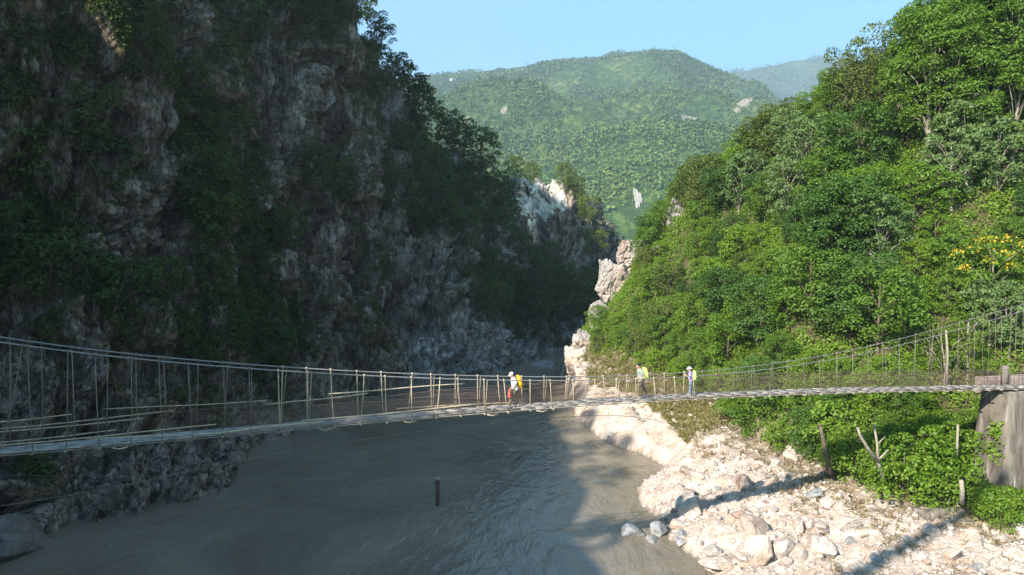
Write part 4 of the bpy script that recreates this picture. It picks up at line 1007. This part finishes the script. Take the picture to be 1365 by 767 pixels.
# bamboo poles lashed along the sides
for a, b, h0, h1, sd in [(-22, -15.0, .75, .95, 1), (-24, -16.2, .55, .75, 1), (-17.6, -11.3, 1.25, 1.12, 1), (-22, -13.2, .35, .45, -1), (-18, -12.5, .30, .10, -1), (-23, -17.2, .15, .3, 1), (-23.5, -18.8, 1.0, 1.15, 1), (-11.3, -6.8, .9, 1.08, 1),
                         (-8.6, -2.2, 1.22, 1.20, 1), (-9.8, -1.6, .30, .38, -1), (-13.4, -8.8, .1, .2, -1), (-5.5, 1.0, .18, .1, 1)]:
    mb = MB(); k = np.linspace(0, 1, 8); mb.tube([bp(a + (b - a) * t, sd * .66, float(deckz(a + (b - a) * t)) + h0 + (h1 - h0) * t + .03 * math.sin(t * 5 + a)) for t in k], (.022 if a < -14 else .030) + .006 * rng.random(), 6)
    bpart(mb, 'handrail_pole', WOODL, True)
# handrail wires on the right
mb = MB()
for sgn in (-1, 1):
    mb.tube([bp(x, sgn * .64, float(deckz(x)) + 1.0) for x in np.linspace(-4, 36, 60)], .012, 4)
bpart(mb, 'handrail_wire', RUSTW, True)
# lashings under the deck edge
for x in [-8.8, -5.1, -1.2, 1.3, 3.4, -16.8]:
    mb = MB(); z_ = float(deckz(x)) - .17; mb.tube([bp(x - .28, -.70, z_ + .03), bp(x, -.78, z_ - .03), bp(x + .3, -.68, z_ + .02)], .03, 5); bpart(mb, 'lashing', WOODL, True)
# wind guys below the deck
for pts, mat in (([(-34, 22, 8.2), (-20, 29.3, 8.35), (-9, 33.0, 9.7), (2, 36.8, 10.15), (9, 39.0, 9.3), (20, 45.5, 4.0)], BEAM), ([(-31, 27.5, 5.6), (-22, 29.0, 7.6), (-12.5, 31.3, 9.55), (-9, 32.6, 10.1)], WOOD)):
    mb = MB(); C = np.array(pts, float); mb.tube(catmull(C, np.linspace(0, len(C) - 1, 40)), .013, 5); bpart(mb, 'wind_guy', mat, True)
# far tower (just out of frame) and near tower, both of the bridge
TOWER = plain('tower_concrete', (.34, .32, .29), .9, .25, 1.2)
for xt in (X0 - .2, X1 + .2):
    ct = float(cabz(xt)); zb_ = float(deckz(xt)) - 4
    mb = MB()
    for sgn in (-1, 1): mb.box(bp(xt, sgn * .95, (ct + zb_) / 2), (.45, .45, ct - zb_ + .3), [[TB[0], -TB[1], 0], [TB[1], TB[0], 0], [0, 0, 1]])
    mb.box(bp(xt, 0, ct - .4), (.4, 2.4, .4), [[TB[0], -TB[1], 0], [TB[1], TB[0], 0], [0, 0, 1]]); bpart(mb, 'tower', TOWER)

# concrete pier on the beach
pt = NT('stained_concrete'); co = pt.coord(); sx = pt.mapping(co, (1, 1, .14))
c = pt.ramp(pt.noise(sx, 1.6, 7, .65, .5), [(.38, (.06, .048, .039)), (.5, (.13, .108, .09)), (.60, (.20, .17, .145)), (.68, (.50, .46, .42))])
c = pt.mix(pt.ramp(pt.noise(co, .5, 6, .6), [(.50, (0, 0, 0)), (.62, (.85, .85, .85))]), c, (.15, .13, .10))
c = pt.mix(pt.ramp(pt.noise(co, 1.1, 5), [(.60, (0, 0, 0)), (.70, (.7, .7, .7))]), c, (.07, .085, .03))
pt.pbr(c, .95, pt.noise(co, 4, 8, .7), .5, .06)
pier = empty('concrete_pier', bp(34.0, 0, 2.0)); tag(pier, 'tall stained tapering concrete pier carrying the right end of the footbridge', 'pier')
PL = np.array(pier.location); zt = float(deckz(34)) - .24
def frustum(x0, x1, y0, y1, z0, z1, tx, ty, n=14, seed=0):
    V = []; 
    rows = np.linspace(0, 1, n)
    ring = []
    for a in np.linspace(0, 1, 9)[:-1]: ring.append((a * 2 - 1, -1))
    for a in np.linspace(0, 1, 9)[:-1]: ring.append((1, a * 2 - 1))
    for a in np.linspace(0, 1, 9)[:-1]: ring.append((1 - a * 2, 1))
    for a in np.linspace(0, 1, 9)[:-1]: ring.append((-1, 1 - a * 2))
    m = len(ring)
    for r_ in rows:
        for u, v in ring:
            X_ = (x0 + x1) / 2 + u * ((x1 - x0) / 2 + tx * (1 - r_)); o_ = (y0 + y1) / 2 + v * ((y1 - y0) / 2 + ty * (1 - r_))
            V.append(np.array(bp(34, 0, 0)) + TB * (X_ - 34) / TB[0] + NB_ * o_ + np.array([0, 0, z0 + (z1 - z0) * r_]))
    V = np.array(V); V[:, :2] += .05 * np.stack([fbm(V * .9, 3, seed), fbm(V * .9, 3, seed + 5)], 1)
    F = [(k * m + j, k * m + (j + 1) % m, (k + 1) * m + (j + 1) % m, (k + 1) * m + j) for k in range(n - 1) for j in range(m)] + [tuple((n - 1) * m + j for j in range(m))]
    return V - PL, F
V, F = frustum(32.0, 36.6, -.9, 1.0, 1.0, zt, .75, .5, seed=3); link('pier_body', np_mesh('pier_body', V, F, [pt.m]), pier)
V, F = frustum(31.9, 36.7, 1.08, 1.45, zt - .3, zt + .75, 0, 0, 4, seed=9); link('parapet', np_mesh('parapet', V, F, [plain('brick_coping', (.24, .18, .15), .9, .3, 3)]), pier)
mb = MB(); p = bp(33.75, .85, zt + .75) - PL; mb.box(p, (.32, .32, 1.5)); mb.build('post', pt.m, pier)
# flat concrete ledge at the foot of the pier
V = at(1290, 692, 43.0)
mb = MB(); mb.box((0, 0, 0), (3.2, 1.2, .5), Matrix.Rotation(.35, 3, 'Z')); o = mb.build('concrete_slab', pt.m); o.location = (27.6, 44.2, 2.35); tag(o, 'low flat concrete slab half buried beside the foot of the pier', 'slab')
# ivy patches on the pier
rg = np.random.default_rng(8); Pn = []
for k in range(70): Pn.append(bp(35.3 + rg.normal() * .6 + rg.random() * 1.0, -1.15 - .25 * rg.random(), 3.2 + rg.random() * 6))
for k in range(26): Pn.append(bp(31.75 + rg.normal() * .12, -.6 + rg.random(), 5.0 + rg.random() * 3.5))
V, F = clump_stuff('', np.array(Pn), np.tile([-.1, -.9, .3], (len(Pn), 1)), 14, .35, .22, None, 31, .7)
o = link('creeper', np_mesh('creeper', V, F, [L['bright']])); tag(o, 'green creeper climbing the concrete pier', 'creeper')
for x, y, s in ((1335, 705, .75), (1352, 700, .8), (1318, 702, .6)):
    p = beach_pt(x, y); put_tree('shrub', p, s, look='lime-bright low shrub in front of the concrete pier')

# bare branching stumps between the bushes
def bare_tree(segs, label, mat=BARKP, name='bare_tree'):
    base = np.array(segs[0][0][0]); e = empty(name, tuple(base)); 
    for i, (pts, r) in enumerate(segs):
        mb = MB(); mb.tube(np.array(pts) - base, r, 7); mb.build('trunk' if i == 0 else 'branch', mat, e, True)
    tag(e, label, 'bare tree'); return e
Pt = lambda x, y, Y: tuple(at(x, y, Y))
bare_tree([([Pt(1178, 640, 44.8), Pt(1170, 615, 44.7), Pt(1158, 600, 44.6)], [.15, .13, .11]), ([Pt(1172, 618, 44.7), Pt(1155, 595, 44.3), Pt(1146, 580, 44.1), Pt(1143, 570, 44.0)], [.11, .10, .09, .08]), ([Pt(1170, 612, 44.7), Pt(1169, 590, 44.9), Pt(1165, 566, 45.0)], [.10, .08, .06]), ([Pt(1170, 592, 44.9), Pt(1180, 582, 45)], [.05, .03]), ([Pt(1172, 612, 44.7), Pt(1184, 600, 44.8)], [.07, .06])], 'pale sawn-off forked tree standing among bushes under the bridge deck')
bare_tree([([Pt(1107, 632, 48.0), Pt(1102, 610, 47.8), Pt(1097, 585, 47.6), Pt(1092, 565, 47.5)], [.2, .17, .14, .11])], 'brown bare trunk at the foot of the hill, left of the forked tree', BARK)
bare_tree([([Pt(1275, 612, 45.2), Pt(1276, 590, 45.2), Pt(1277, 566, 45.2)], [.09, .08, .07])], 'thin pale broken stem among bushes left of the pier')
bare_tree([([Pt(1282, 672, 43.2), Pt(1283, 655, 43.3), Pt(1281, 640, 43.4)], [.16, .15, .13])], 'short grey stump at the bush edge left of the pier foot')
for k, (x, y0, y1, Y) in enumerate([(1093, 466, 425, 62), (1125, 468, 428, 61), (1083, 445, 412, 66), (1262, 500, 440, 50), (1108, 470, 440, 62)]):
    bare_tree([([Pt(x, y0 + 12, Y), Pt(x + 1, (y0 + y1) / 2, Y), Pt(x - 1, y1, Y)], [.10, .09, .06])], ['pale bare stem rising left of its twin above the deck', 'pale bare stem rising right of its twin above the deck', 'short pale snag higher up the slope than the twin stems', 'thin pale stem under the lime-green young trees', 'slender stem standing between the twin pale stems'][k])

# cable over the river with a weathered post hanging from it
pc = [at(-120, 632, 33), at(300, 637, 36.5), at(583, 639, 39), at(760, 619, 42.5), at(937, 596, 46), at(1150, 561, 50)]
e = empty('hanging_wire', tuple(pc[2])); mb = MB(); C = np.array(pc) - pc[2]
mb.tube(catmull(C, np.linspace(0, len(C) - 1, 60)), .007, 5); mb.build('wire', STEEL, e, True); tag(e, 'thin wire strung low across the river below the footbridge', 'wire')
mb = MB(); mb.tube([Pt(1097, 575, 47.7) - pc[2], Pt(1150, 561, 50) - pc[2]], .02, 5)
e = empty('hanging_post', tuple(pc[2])); mb = MB(); mb.tube([(0, 0, -1.5), (.02, 0, -.8), (.0, 0, -.05)], [.11, .12, .14], 8); mb.build('post', plain('old_post_wood', (.055, .04, .033), .9, .3, 5), e)
mb = MB(); mb.box((0, 0, .02), (.34, .12, .16)); mb.tube([(-.14, 0, -.05), (-.16, 0, .14)], .04, 6); mb.tube([(.14, 0, -.05), (.16, 0, .14)], .04, 6); mb.build('pulley_block', plain('rusty_iron', (.24, .19, .17), .7, .3, 6), e)
tag(e, 'weathered brown post hanging from the thin wire in mid river', 'post')

# ------------------------------------------------------------------ people
def remesh(mb, name, mat, vox, parent, label=None, smooth=True):
    me0 = mb.mesh(name + '_src'); ob = bpy.data.objects.new(name + '_src', me0); COL.objects.link(ob)
    md = ob.modifiers.new('r', 'REMESH'); md.mode = 'VOXEL'; md.voxel_size = vox; md.use_smooth_shade = smooth
    sm = ob.modifiers.new('s', 'SMOOTH'); sm.iterations = 2; sm.factor = .4
    dg = bpy.context.evaluated_depsgraph_get(); me = bpy.data.meshes.new_from_object(ob.evaluated_get(dg)); me.name = name
    bpy.data.objects.remove(ob); bpy.data.meshes.remove(me0); me.materials.clear(); me.materials.append(mat)
    o = link(name, me, parent)
    if label: o['label'] = label
    return o
SKIN = plain('skin', (.36, .21, .14), .6, .08, 10); HAIR = plain('hair_black', (.012, .011, .010), .6, .3, 30); SHOE = plain('shoe_grey', (.30, .29, .28), .8, .2, 10)
EYE = plain('eye_dark', (.02, .015, .012), .3, .1, 10)
def v3(*a): return np.array(a, float)
def person(label, X, off, H, facing, lean, legs, arms, shirt, trousers, hat=None, hair=True, head_pitch=.2):
    """local frame: +x is where the person walks, +y the left hand, z up from the deck. legs: ((thigh angle, knee angle) left, right). arms: wrist targets (elbow, wrist)"""
    k = H / 1.72
    e = empty('person', bp(X, off, float(deckz(X)) + .0), facing)
    tag(e, label, 'person', 'hikers crossing the footbridge')
    sc = lambda p: np.array(p, float) * k
    hipz = .90; pel = v3(0, 0, hipz)
    # hips/feet
    feet = []; L_th, L_sh = .43, .42; J = {}
    for s, (ta, ka) in zip((1, -1), legs):
        hip = v3(0, .085 * s, hipz - .02); knee = hip + L_th * v3(math.sin(ta), 0, -math.cos(ta)); an = knee + L_sh * v3(math.sin(ta - ka), 0, -math.cos(ta - ka)); feet.append((hip, knee, an, s))
    low = min(f[2][2] for f in feet) - .075
    sh = v3(0, 0, -low); feet = [(a + sh, b + sh, c + sh, s) for a, b, c, s in feet]; pel = pel + sh
    cl, sl = math.cos(lean), math.sin(lean)
    def tor(x, y, z): return pel + v3(x * cl + z * sl, y, z * cl - x * sl)
    neck = tor(0, 0, .52); headc = neck + v3(.05 + .06 * math.sin(lean), 0, .135)
    body = MB()
    # trunk + neck + head as one skin body
    body.capsule(sc(tor(0, .07, .02)), sc(tor(0, -.07, .02)), .105 * k, .105 * k); body.capsule(sc(tor(0, 0, .05)), sc(tor(0, 0, .40)), .115 * k, .12 * k)
    body.capsule(sc(tor(-.01, .10, .42)), sc(tor(-.01, -.10, .42)), .075 * k, .075 * k); body.capsule(sc(tor(0, 0, .45)), sc(headc - v3(.02, 0, .05)), .058 * k, .052 * k)
    cp, sp = math.cos(head_pitch), math.sin(head_pitch); HM = np.array([[cp, 0, sp], [0, 1, 0], [-sp, 0, cp]])
    hd = lambda x, y, z: headc + HM @ v3(x, y, z)
    body.ball(sc(hd(0, 0, .01)), v3(.098, .078, .115) * k, 16, HM); body.capsule(sc(hd(.035, 0, -.06)), sc(hd(.055, 0, -.085)), .058 * k, .04 * k)
    body.capsule(sc(hd(.095, 0, .01)), sc(hd(.118, 0, -.03)), .012 * k, .019 * k, 8)   # nose
    body.capsule(sc(hd(.090, .022, -.062)), sc(hd(.090, -.022, -.062)), .012 * k, .012 * k, 8)   # lips
    for s in (1, -1): body.ball(sc(hd(-.005, .08 * s, -.005)), v3(.03, .013, .035) * k, 8, HM)
    shirtm = MB(); trm = MB(); shm = MB()
    shirtm.capsule(sc(tor(0, .075, .0)), sc(tor(0, -.075, .0)), .128 * k, .128 * k); shirtm.capsule(sc(tor(0, 0, .04)), sc(tor(-.01, 0, .40)), .142 * k, .145 * k)
    shirtm.capsule(sc(tor(-.01, .105, .42)), sc(tor(-.01, -.105, .42)), .092 * k, .092 * k); shirtm.capsule(sc(tor(0, 0, .44)), sc(tor(.005, 0, .50)), .085 * k, .068 * k)
    trm.capsule(sc(tor(0, .07, -.02)), sc(tor(0, -.07, -.02)), .126 * k, .126 * k)
    for hip, knee, an, s in feet:
        body.capsule(sc(hip), sc(knee), .078 * k, .053 * k); body.capsule(sc(knee), sc(an), .054 * k, .036 * k); body.capsule(sc(an), sc(an + v3(.12, 0, -.045)), .038 * k, .028 * k)
        trm.capsule(sc(hip), sc(knee), .102 * k, .080 * k); trm.capsule(sc(knee), sc(an + v3(0, 0, .03)), .080 * k, .068 * k)
        shm.capsule(sc(an + v3(-.035, 0, -.035)), sc(an + v3(.14, 0, -.045)), .046 * k, .036 * k); shm.capsule(sc(an + v3(0, 0, .02)), sc(an + v3(.02, 0, -.03)), .05 * k, .05 * k)
    for s, (el, wr, cuff) in zip((1, -1), arms):
        s0 = tor(-.01, .175 * s, .42); el = pel + v3(*el); wr = pel + v3(*wr)
        body.capsule(sc(s0), sc(el), .052 * k, .040 * k); body.capsule(sc(el), sc(wr), .041 * k, .027 * k)
        shirtm.capsule(sc(s0), sc(s0 + (el - s0) * min(1, cuff)), .072 * k, .062 * k)
        if cuff > 1: shirtm.capsule(sc(el), sc(el + (wr - el) * (cuff - 1)), .060 * k, .046 * k)
        # hand: palm, four curled fingers of unequal length, thumb off the side
        d = unit((wr - el)[None])[0]; side = unit(np.cross(d, v3(0, s, 0.01))[None])[0]; nrm = np.cross(d, side)
        pm = wr + d * .055; body.capsule(sc(wr), sc(pm), .026 * k, .032 * k); body.capsule(sc(pm - side * .022), sc(pm + side * .022), .022 * k, .022 * k)
        for q, ln in zip((-.032, -.011, .011, .032), (.060, .074, .079, .068)):
            a = pm + side * q + d * .018; b = a + d * ln * .5 - nrm * s * .012; c_ = b + d * ln * .3 - nrm * s * ln * .45
            body.capsule(sc(a), sc(b), .0095 * k, .0088 * k, 6); body.capsule(sc(b), sc(c_), .0088 * k, .0075 * k, 6)
        a = wr + d * .022 + side * .025; b = a + side * .032 + d * .025; body.capsule(sc(a), sc(b), .012 * k, .010 * k, 6); body.capsule(sc(b), sc(b + d * .03 - nrm * s * .01), .010 * k, .008 * k, 6)
    remesh(body, 'body', SKIN, .0085, e)
    remesh(shirtm, 'shirt', shirt, .014, e); remesh(trm, 'trousers', trousers, .014, e); remesh(shm, 'shoes', SHOE, .012, e)
    mb = MB()
    for s in (1, -1): mb.ball(sc(hd(.088, .03 * s, .012)), .0105 * k, 8)
    mb.build('eyes', EYE, e, True)
    hm = MB(); 
    if hair:
        hm.ball(sc(hd(-.018, 0, .035)), v3(.100, .086, .108) * k, 14, HM); hm.capsule(sc(hd(-.07, .03, -.02)), sc(hd(-.07, -.03, -.02)), .04 * k, .04 * k)
        remesh(hm, 'hair', HAIR, .010, e)
    if hat is not None:
        hm = MB(); hm.ball(sc(hd(-.008, 0, .062)), v3(.112, .094, .085) * k, 14, HM)
        n = 14; ring = [hd(.13 * math.cos(t) + (.06 if math.cos(t) > 0 and hat[1] == 'cap' else .0) * math.cos(t), .115 * math.sin(t), .045 - .012 * abs(math.sin(t))) for t in np.linspace(0, 2 * math.pi, n, endpoint=False)]
        r2 = MB()
        if hat[1] == 'cap':
            hm.capsule(sc(hd(.08, .05, .045)), sc(hd(.08, -.05, .045)), .012 * k, .012 * k); hm.capsule(sc(hd(.12, .04, .040)), sc(hd(.12, -.04, .040)), .011 * k, .011 * k); hm.capsule(sc(hd(.155, .025, .034)), sc(hd(.155, -.025, .034)), .011 * k, .011 * k); hm.capsule(sc(hd(.09, 0, .045)), sc(hd(.16, 0, .035)), .013 * k, .012 * k)
            hm.capsule(sc(hd(.09, .03, .045)), sc(hd(.15, .022, .036)), .013 * k, .012 * k); hm.capsule(sc(hd(.09, -.03, .045)), sc(hd(.15, -.022, .036)), .013 * k, .012 * k)
        else:
            for t in np.linspace(0, 2 * math.pi, 16, endpoint=False):
                hm.capsule(sc(hd(.08 * math.cos(t), .07 * math.sin(t), .045)), sc(hd(.155 * math.cos(t), .14 * math.sin(t), .028)), .02 * k, .014 * k, 8)
        remesh(hm, hat[1], hat[0], .011, e)
    return e, tor, k
def backpack(e, tor, k, colm, label, h=.55, w=.30, d=.22, z=.30, x=-.24):
    M4 = Matrix.Translation(e.location) @ Matrix.Rotation(e.rotation_euler[2], 4, 'Z')
    c = tor(x, 0, z) * k; b = empty('backpack', tuple(M4 @ Vector(c)), e.rotation_euler[2]); tag(b, label, 'backpack')
    top = tor(x, 0, z + .25) - tor(x, 0, z); ax = unit(top[None])[0]; fw = np.array([ax[2], 0, -ax[0]])
    mb = MB(); o_ = lambda a, y, zz: (fw * a + v3(0, y, 0) + ax * zz)
    for y in (-w * .3, w * .3):
        mb.capsule(o_(0, y, -h * .36), o_(-.02, y, h * .30), d * .5, d * .46, 14)
    mb.capsule(o_(0, 0, -h * .36), o_(-.01, 0, h * .36), d * .53, d * .44, 14); mb.capsule(o_(-d * .45, -w * .2, -h * .18), o_(-d * .45, w * .2, -h * .18), d * .26, d * .26, 12); mb.capsule(o_(0, -w * .28, h * .42), o_(0, w * .28, h * .42), d * .36, d * .36, 12)
    remesh(mb, 'pack_body', colm, .016, b)
    st = MB()
    for s in (1, -1):
        pts = [o_(d * .35, .10 * s, .20), o_(d * .35 + .14, .115 * s, .27), o_(d * .35 + .30, .115 * s, .18), o_(d * .35 + .30, .12 * s, .02), o_(d * .35 + .12, .14 * s, -.14), o_(d * .3, .12 * s, -.16)]
        st.tube(catmull(np.array(pts), np.linspace(0, 5, 20)), .02, 6, flat=.5)
    st.build('strap', plain('strap_dark', (.06, .06, .07), .8, .2, 8), b, True)
    return b
FACE = math.pi + math.atan(.322)
WHITE = plain('cloth_white', (.78, .76, .76), .85, .06, 9); OLIVE = plain('cloth_olive', (.13, .115, .07), .9, .2, 9); ORANGE = plain('nylon_orange', (.85, .36, .02), .6, .12, 9); LIME = plain('nylon_lime', (.62, .80, .16), .6, .1, 9)
SAGE = plain('cloth_sage', (.25, .28, .23), .9, .12, 9); DOLIVE = plain('cloth_dark_olive', (.085, .075, .05), .9, .2, 9); RED = plain('bag_red', (.72, .13, .10), .7, .15, 9); BGREY = plain('cloth_blue_grey', (.15, .20, .24), .9, .15, 9)
bpm = NT('cloth_blue_purple'); bpm.pbr(bpm.ramp(bpm.noise(bpm.coord(), 11, 2), [(.42, (.10, .22, .50)), (.5, (.22, .16, .45)), (.6, (.55, .30, .50))]), .9)
def X_at(px_): return XY_at_px(px_)[0]
e1, t1, k1 = person('hiker in white cap and white shirt carrying a red bag and orange backpack', X_at(686), -.1, 1.85, FACE, .22, ((.52, .25), (-.28, .18)),
    (((.02, .24, .22), (.24, .22, .02), .55), ((-.05, -.26, .20), (.12, -.22, .0), .55)), WHITE, OLIVE, (WHITE, 'cap'), True, .45)
backpack(e1, t1, k1, ORANGE, 'bright orange backpack worn by the hiker in the white cap', .62, .30, .24, .27, -.25)
M4 = Matrix.Translation(e1.location) @ Matrix.Rotation(FACE, 4, 'Z')
b = empty('carry_bag', tuple(M4 @ Vector((.36, .25, .97))), FACE); mb = MB(); mb.capsule((0, -.02, -.38), (0, -.02, -.12), .085, .065, 12); mb.capsule((.04, -.02, -.36), (.03, -.02, -.14), .075, .05, 12); remesh(mb, 'bag_body', RED, .014, b)
mb = MB(); mb.tube([(-.05, -.02, -.10), (-.035, -.02, .02), (.02, -.02, .035), (.06, -.02, .0), (.06, -.02, -.12)], .011, 6); mb.build('handle', RED, b, True); tag(b, 'red bag held in front by the hiker in the white cap', 'bag')
e2, t2, k2 = person('bareheaded dark-haired hiker in grey-green shirt striding with a lime backpack', X_at(855), -.05, 1.90, FACE, .20, ((.12, .10), (-.42, .12)),
    (((-.06, .26, .20), (.16, .25, .0), .5), ((-.05, -.26, .22), (.10, -.24, .02), .5)), SAGE, DOLIVE, None, True, .35)
backpack(e2, t2, k2, LIME, 'lime-yellow backpack worn by the bareheaded hiker', .58, .30, .24, .24, -.26)
e3, t3, k3 = person('hiker in white sun hat with blue and purple shirt, hands raised to chest', X_at(922), 0.0, 1.58, FACE - .5, .06, ((.08, .06), (-.10, .08)),
    (((.08, .22, .14), (.26, .08, .26), 1.3), ((.08, -.22, .14), (.26, -.06, .24), 1.3)), bpm.m, BGREY, (WHITE, 'hat'), True, .15)
backpack(e3, t3, k3, LIME, 'lime-yellow backpack worn by the hiker in the sun hat', .48, .28, .2, .27, -.23)

# ------------------------------------------------------------------ trees on the crest behind the camera (they dapple the river)
for u, s, k in [(-26, .7, 'cliff'), (-33, .8, 'cliff'), (-38, 1.1, 'cliff'), (-45, 1.0, 'cliff'), (-52, 1.2, 'cliff'), (-58, 1.0, 'cliff')]:
    p = EU * u + SUN_H * (d0 + 1); put_tree(k, (p[0], p[1], hill_z(u) - .6), s, look='dark tree on the hillside crest behind the camera')
p0 = EU * -10.6 + SUN_H * 27; p1 = EU * -4.6 + SUN_H * 27
bt = lambda u, w: tuple(np.append(EU * u + SUN_H * 27, w + 27 * TAN))
bare_tree([([bt(-17, 8), bt(-10.5, 24.5), bt(-8.0, 30), bt(-4.5, 37.5)], [.6, .55, .5, .35])], 'unseen leaning bare trunk added on the hillside behind the camera for its shadow', BARK)  # unseen trunk, added only to throw the long shadow band over the beach

# ------------------------------------------------------------------ labels
def words(s): return len(s.split())
LM = [(560, 'above the netting'), (700, 'left of the white crag')]
def where_right(px_, py_):
    v = ('on the skyline' if py_ < 120 else 'high on the slope' if py_ < 215 else 'halfway up the slope' if py_ < 330 else 'low on the slope' if py_ < 430 else 'just above the deck' if py_ < 515 else 'below the deck')
    h = ('on the rocky spur tip' if px_ < 860 else 'behind the rear hikers' if px_ < 965 else 'right of the sun-hat hiker' if px_ < 1080 else 'midway to the pier' if px_ < 1200 else 'left of the pier' if px_ < 1305 else 'over the pier')
    return v, h
def where_cliff(px_, py_):
    v = 'at the top of the picture' if py_ < 90 else 'high on the cliff' if py_ < 220 else 'halfway down the cliff' if py_ < 350 else 'low on the cliff'
    h = 'by the left edge' if px_ < 110 else 'left of the green gully' if px_ < 215 else 'in the green gully' if px_ < 350 else 'right of the green gully' if px_ < 480 else 'on the cliff corner'
    return v, h
cells = {}
for e, look, key, pos, H in placed:
    q = proj(pos + np.array([0, 0, H * .6]))
    if 'behind the camera' in look: loc = (look,)
    elif 'ridge' in look: loc = (look, 'high up' if q[1] < 230 else 'midway down' if q[1] < 340 else 'near its foot')
    elif 'crag' in look: loc = (look,)
    elif key == 'cliff': loc = (look,) + where_cliff(*q)
    elif 'in front of' in look: loc = (look,)
    else: loc = (look,) + where_right(*q)
    cells.setdefault(loc, []).append((q[0], e, key))
ordn = ['first', 'second', 'third', 'fourth', 'fifth', 'sixth', 'seventh', 'eighth', 'ninth', 'tenth', 'eleventh', 'twelfth', 'thirteenth', 'fourteenth', 'fifteenth', 'sixteenth', 'seventeenth', 'eighteenth', 'nineteenth', 'twentieth']
for loc, lst in cells.items():
    lst.sort(key=lambda t: t[0]); base = ' '.join(loc)
    for i, (x, e, key) in enumerate(lst):
        lab = base if len(lst) == 1 else (base + ', ' + ('leftmost' if i == 0 else 'rightmost' if i == len(lst) - 1 else ordn[min(i, 19)] + ' from left'))
        g = 'trees on the shaded cliffs' if key == 'cliff' else 'shrubs on the sunlit bank' if key.startswith('shrub') else 'trees on the sunlit hillside'
        tag(e, lab.replace('shaded dark tree clinging to the cliff', 'shaded tree'), 'shrub' if key.startswith('shrub') else 'tree', g)
cells = {}
for o, kind, pos, s, lab in rock_list:
    if lab: tag(o, lab, 'boulder', 'boulders on the rubble bank'); continue
    x, y = proj(pos); size = 'small' if s < .4 else 'mid-sized' if s < .65 else 'large'; c = {'pale': 'pale', 'brown': 'brownish', 'grey': 'grey'}[kind]
    v = 'by the bushes' if y < 670 else 'mid-bank' if y < 720 else 'near the bottom edge'
    h = 'near the waterline' if x < 990 else 'in the rubble middle' if x < 1130 else 'left of the long shadow' if x < 1230 else 'below the pier'
    cells.setdefault((size + ' ' + c + ' rock', v, h), []).append((x, o))
for loc, lst in cells.items():
    lst.sort(key=lambda t: t[0]); base = ' '.join(loc)
    for i, (x, o) in enumerate(lst):
        tag(o, base if len(lst) == 1 else base + ', ' + ('leftmost' if i == 0 else 'rightmost' if i == len(lst) - 1 else ordn[min(i, 19)] + ' from left'), 'boulder', 'boulders on the rubble bank')

# ------------------------------------------------------------------ light, sky, haze
EL = math.atan(TAN)
wd = bpy.data.worlds.new('World'); scn.world = wd; wd.use_nodes = True; nt = wd.node_tree
bg = nt.nodes['Background']; sky = nt.nodes.new('ShaderNodeTexSky'); sky.sky_type = 'NISHITA'; sky.sun_disc = False; sky.sun_elevation = EL
sky.sun_rotation = math.atan2(SUN_H[0], SUN_H[1]); sky.air_density = 1.0; sky.dust_density = .6; sky.ozone_density = 1.0; sky.altitude = 600
nt.links.new(sky.outputs[0], bg.inputs[0]); mx = nt.nodes.new('ShaderNodeMix'); mx.data_type = 'RGBA'; mx.blend_type = 'MULTIPLY'; mx.inputs[0].default_value = 1; mx.inputs[7].default_value = (.49, .93, 1.05, 1)
nt.links.new(sky.outputs[0], mx.inputs[6]); nt.links.new(mx.outputs[2], bg.inputs[0]); bg.inputs[1].default_value = .118
sd = bpy.data.lights.new('sun', 'SUN'); sd.energy = 4.7; sd.angle = math.radians(.53); sd.color = (1, .94, .84)
sun = link('sun', sd); sv = Vector((SUN_H[0] * math.cos(EL), SUN_H[1] * math.cos(EL), math.sin(EL))); sun.rotation_euler = sv.to_track_quat('Z', 'Y').to_euler(); sun.location = (-40, -40, 80)
HAZE = True
if HAZE:
    mb = MB(); mb.box((300, 3000, 897), (13200, 7000, 1816)); hz = mb.build('haze', None) if False else None
    me = mb.mesh('haze'); hm = bpy.data.materials.new('haze_air'); hm.use_nodes = True; t = hm.node_tree; t.nodes.clear(); o_ = t.nodes.new('ShaderNodeOutputMaterial'); pv = t.nodes.new('ShaderNodeVolumePrincipled')
    pv.inputs['Color'].default_value = (.72, .87, 1.0, 1); pv.inputs['Density'].default_value = .00021; pv.inputs['Anisotropy'].default_value = .2
    t.links.new(pv.outputs[0], o_.inputs['Volume']); me.materials.append(hm); hz = link('haze', me); tag(hz, 'thin bluish haze filling the valley air', kind='stuff')
    hm.cycles.homogeneous_volume = True if hasattr(hm.cycles, 'homogeneous_volume') else True
vs = scn.view_settings; vs.view_transform = 'Standard'; vs.look = 'None'; vs.exposure = 1.55; vs.gamma = 1.0
cy = scn.cycles; cy.max_bounces = 6; cy.diffuse_bounces = 3; cy.glossy_bounces = 2; cy.transmission_bounces = 3; cy.transparent_max_bounces = 6; cy.volume_bounces = 0; cy.use_denoising = True; cy.sample_clamp_indirect = 4
try: cy.denoiser = 'OPENIMAGEDENOISE'; cy.denoising_prefilter = 'NONE'
except Exception as ex: print(ex)
scn.render.film_transparent = False
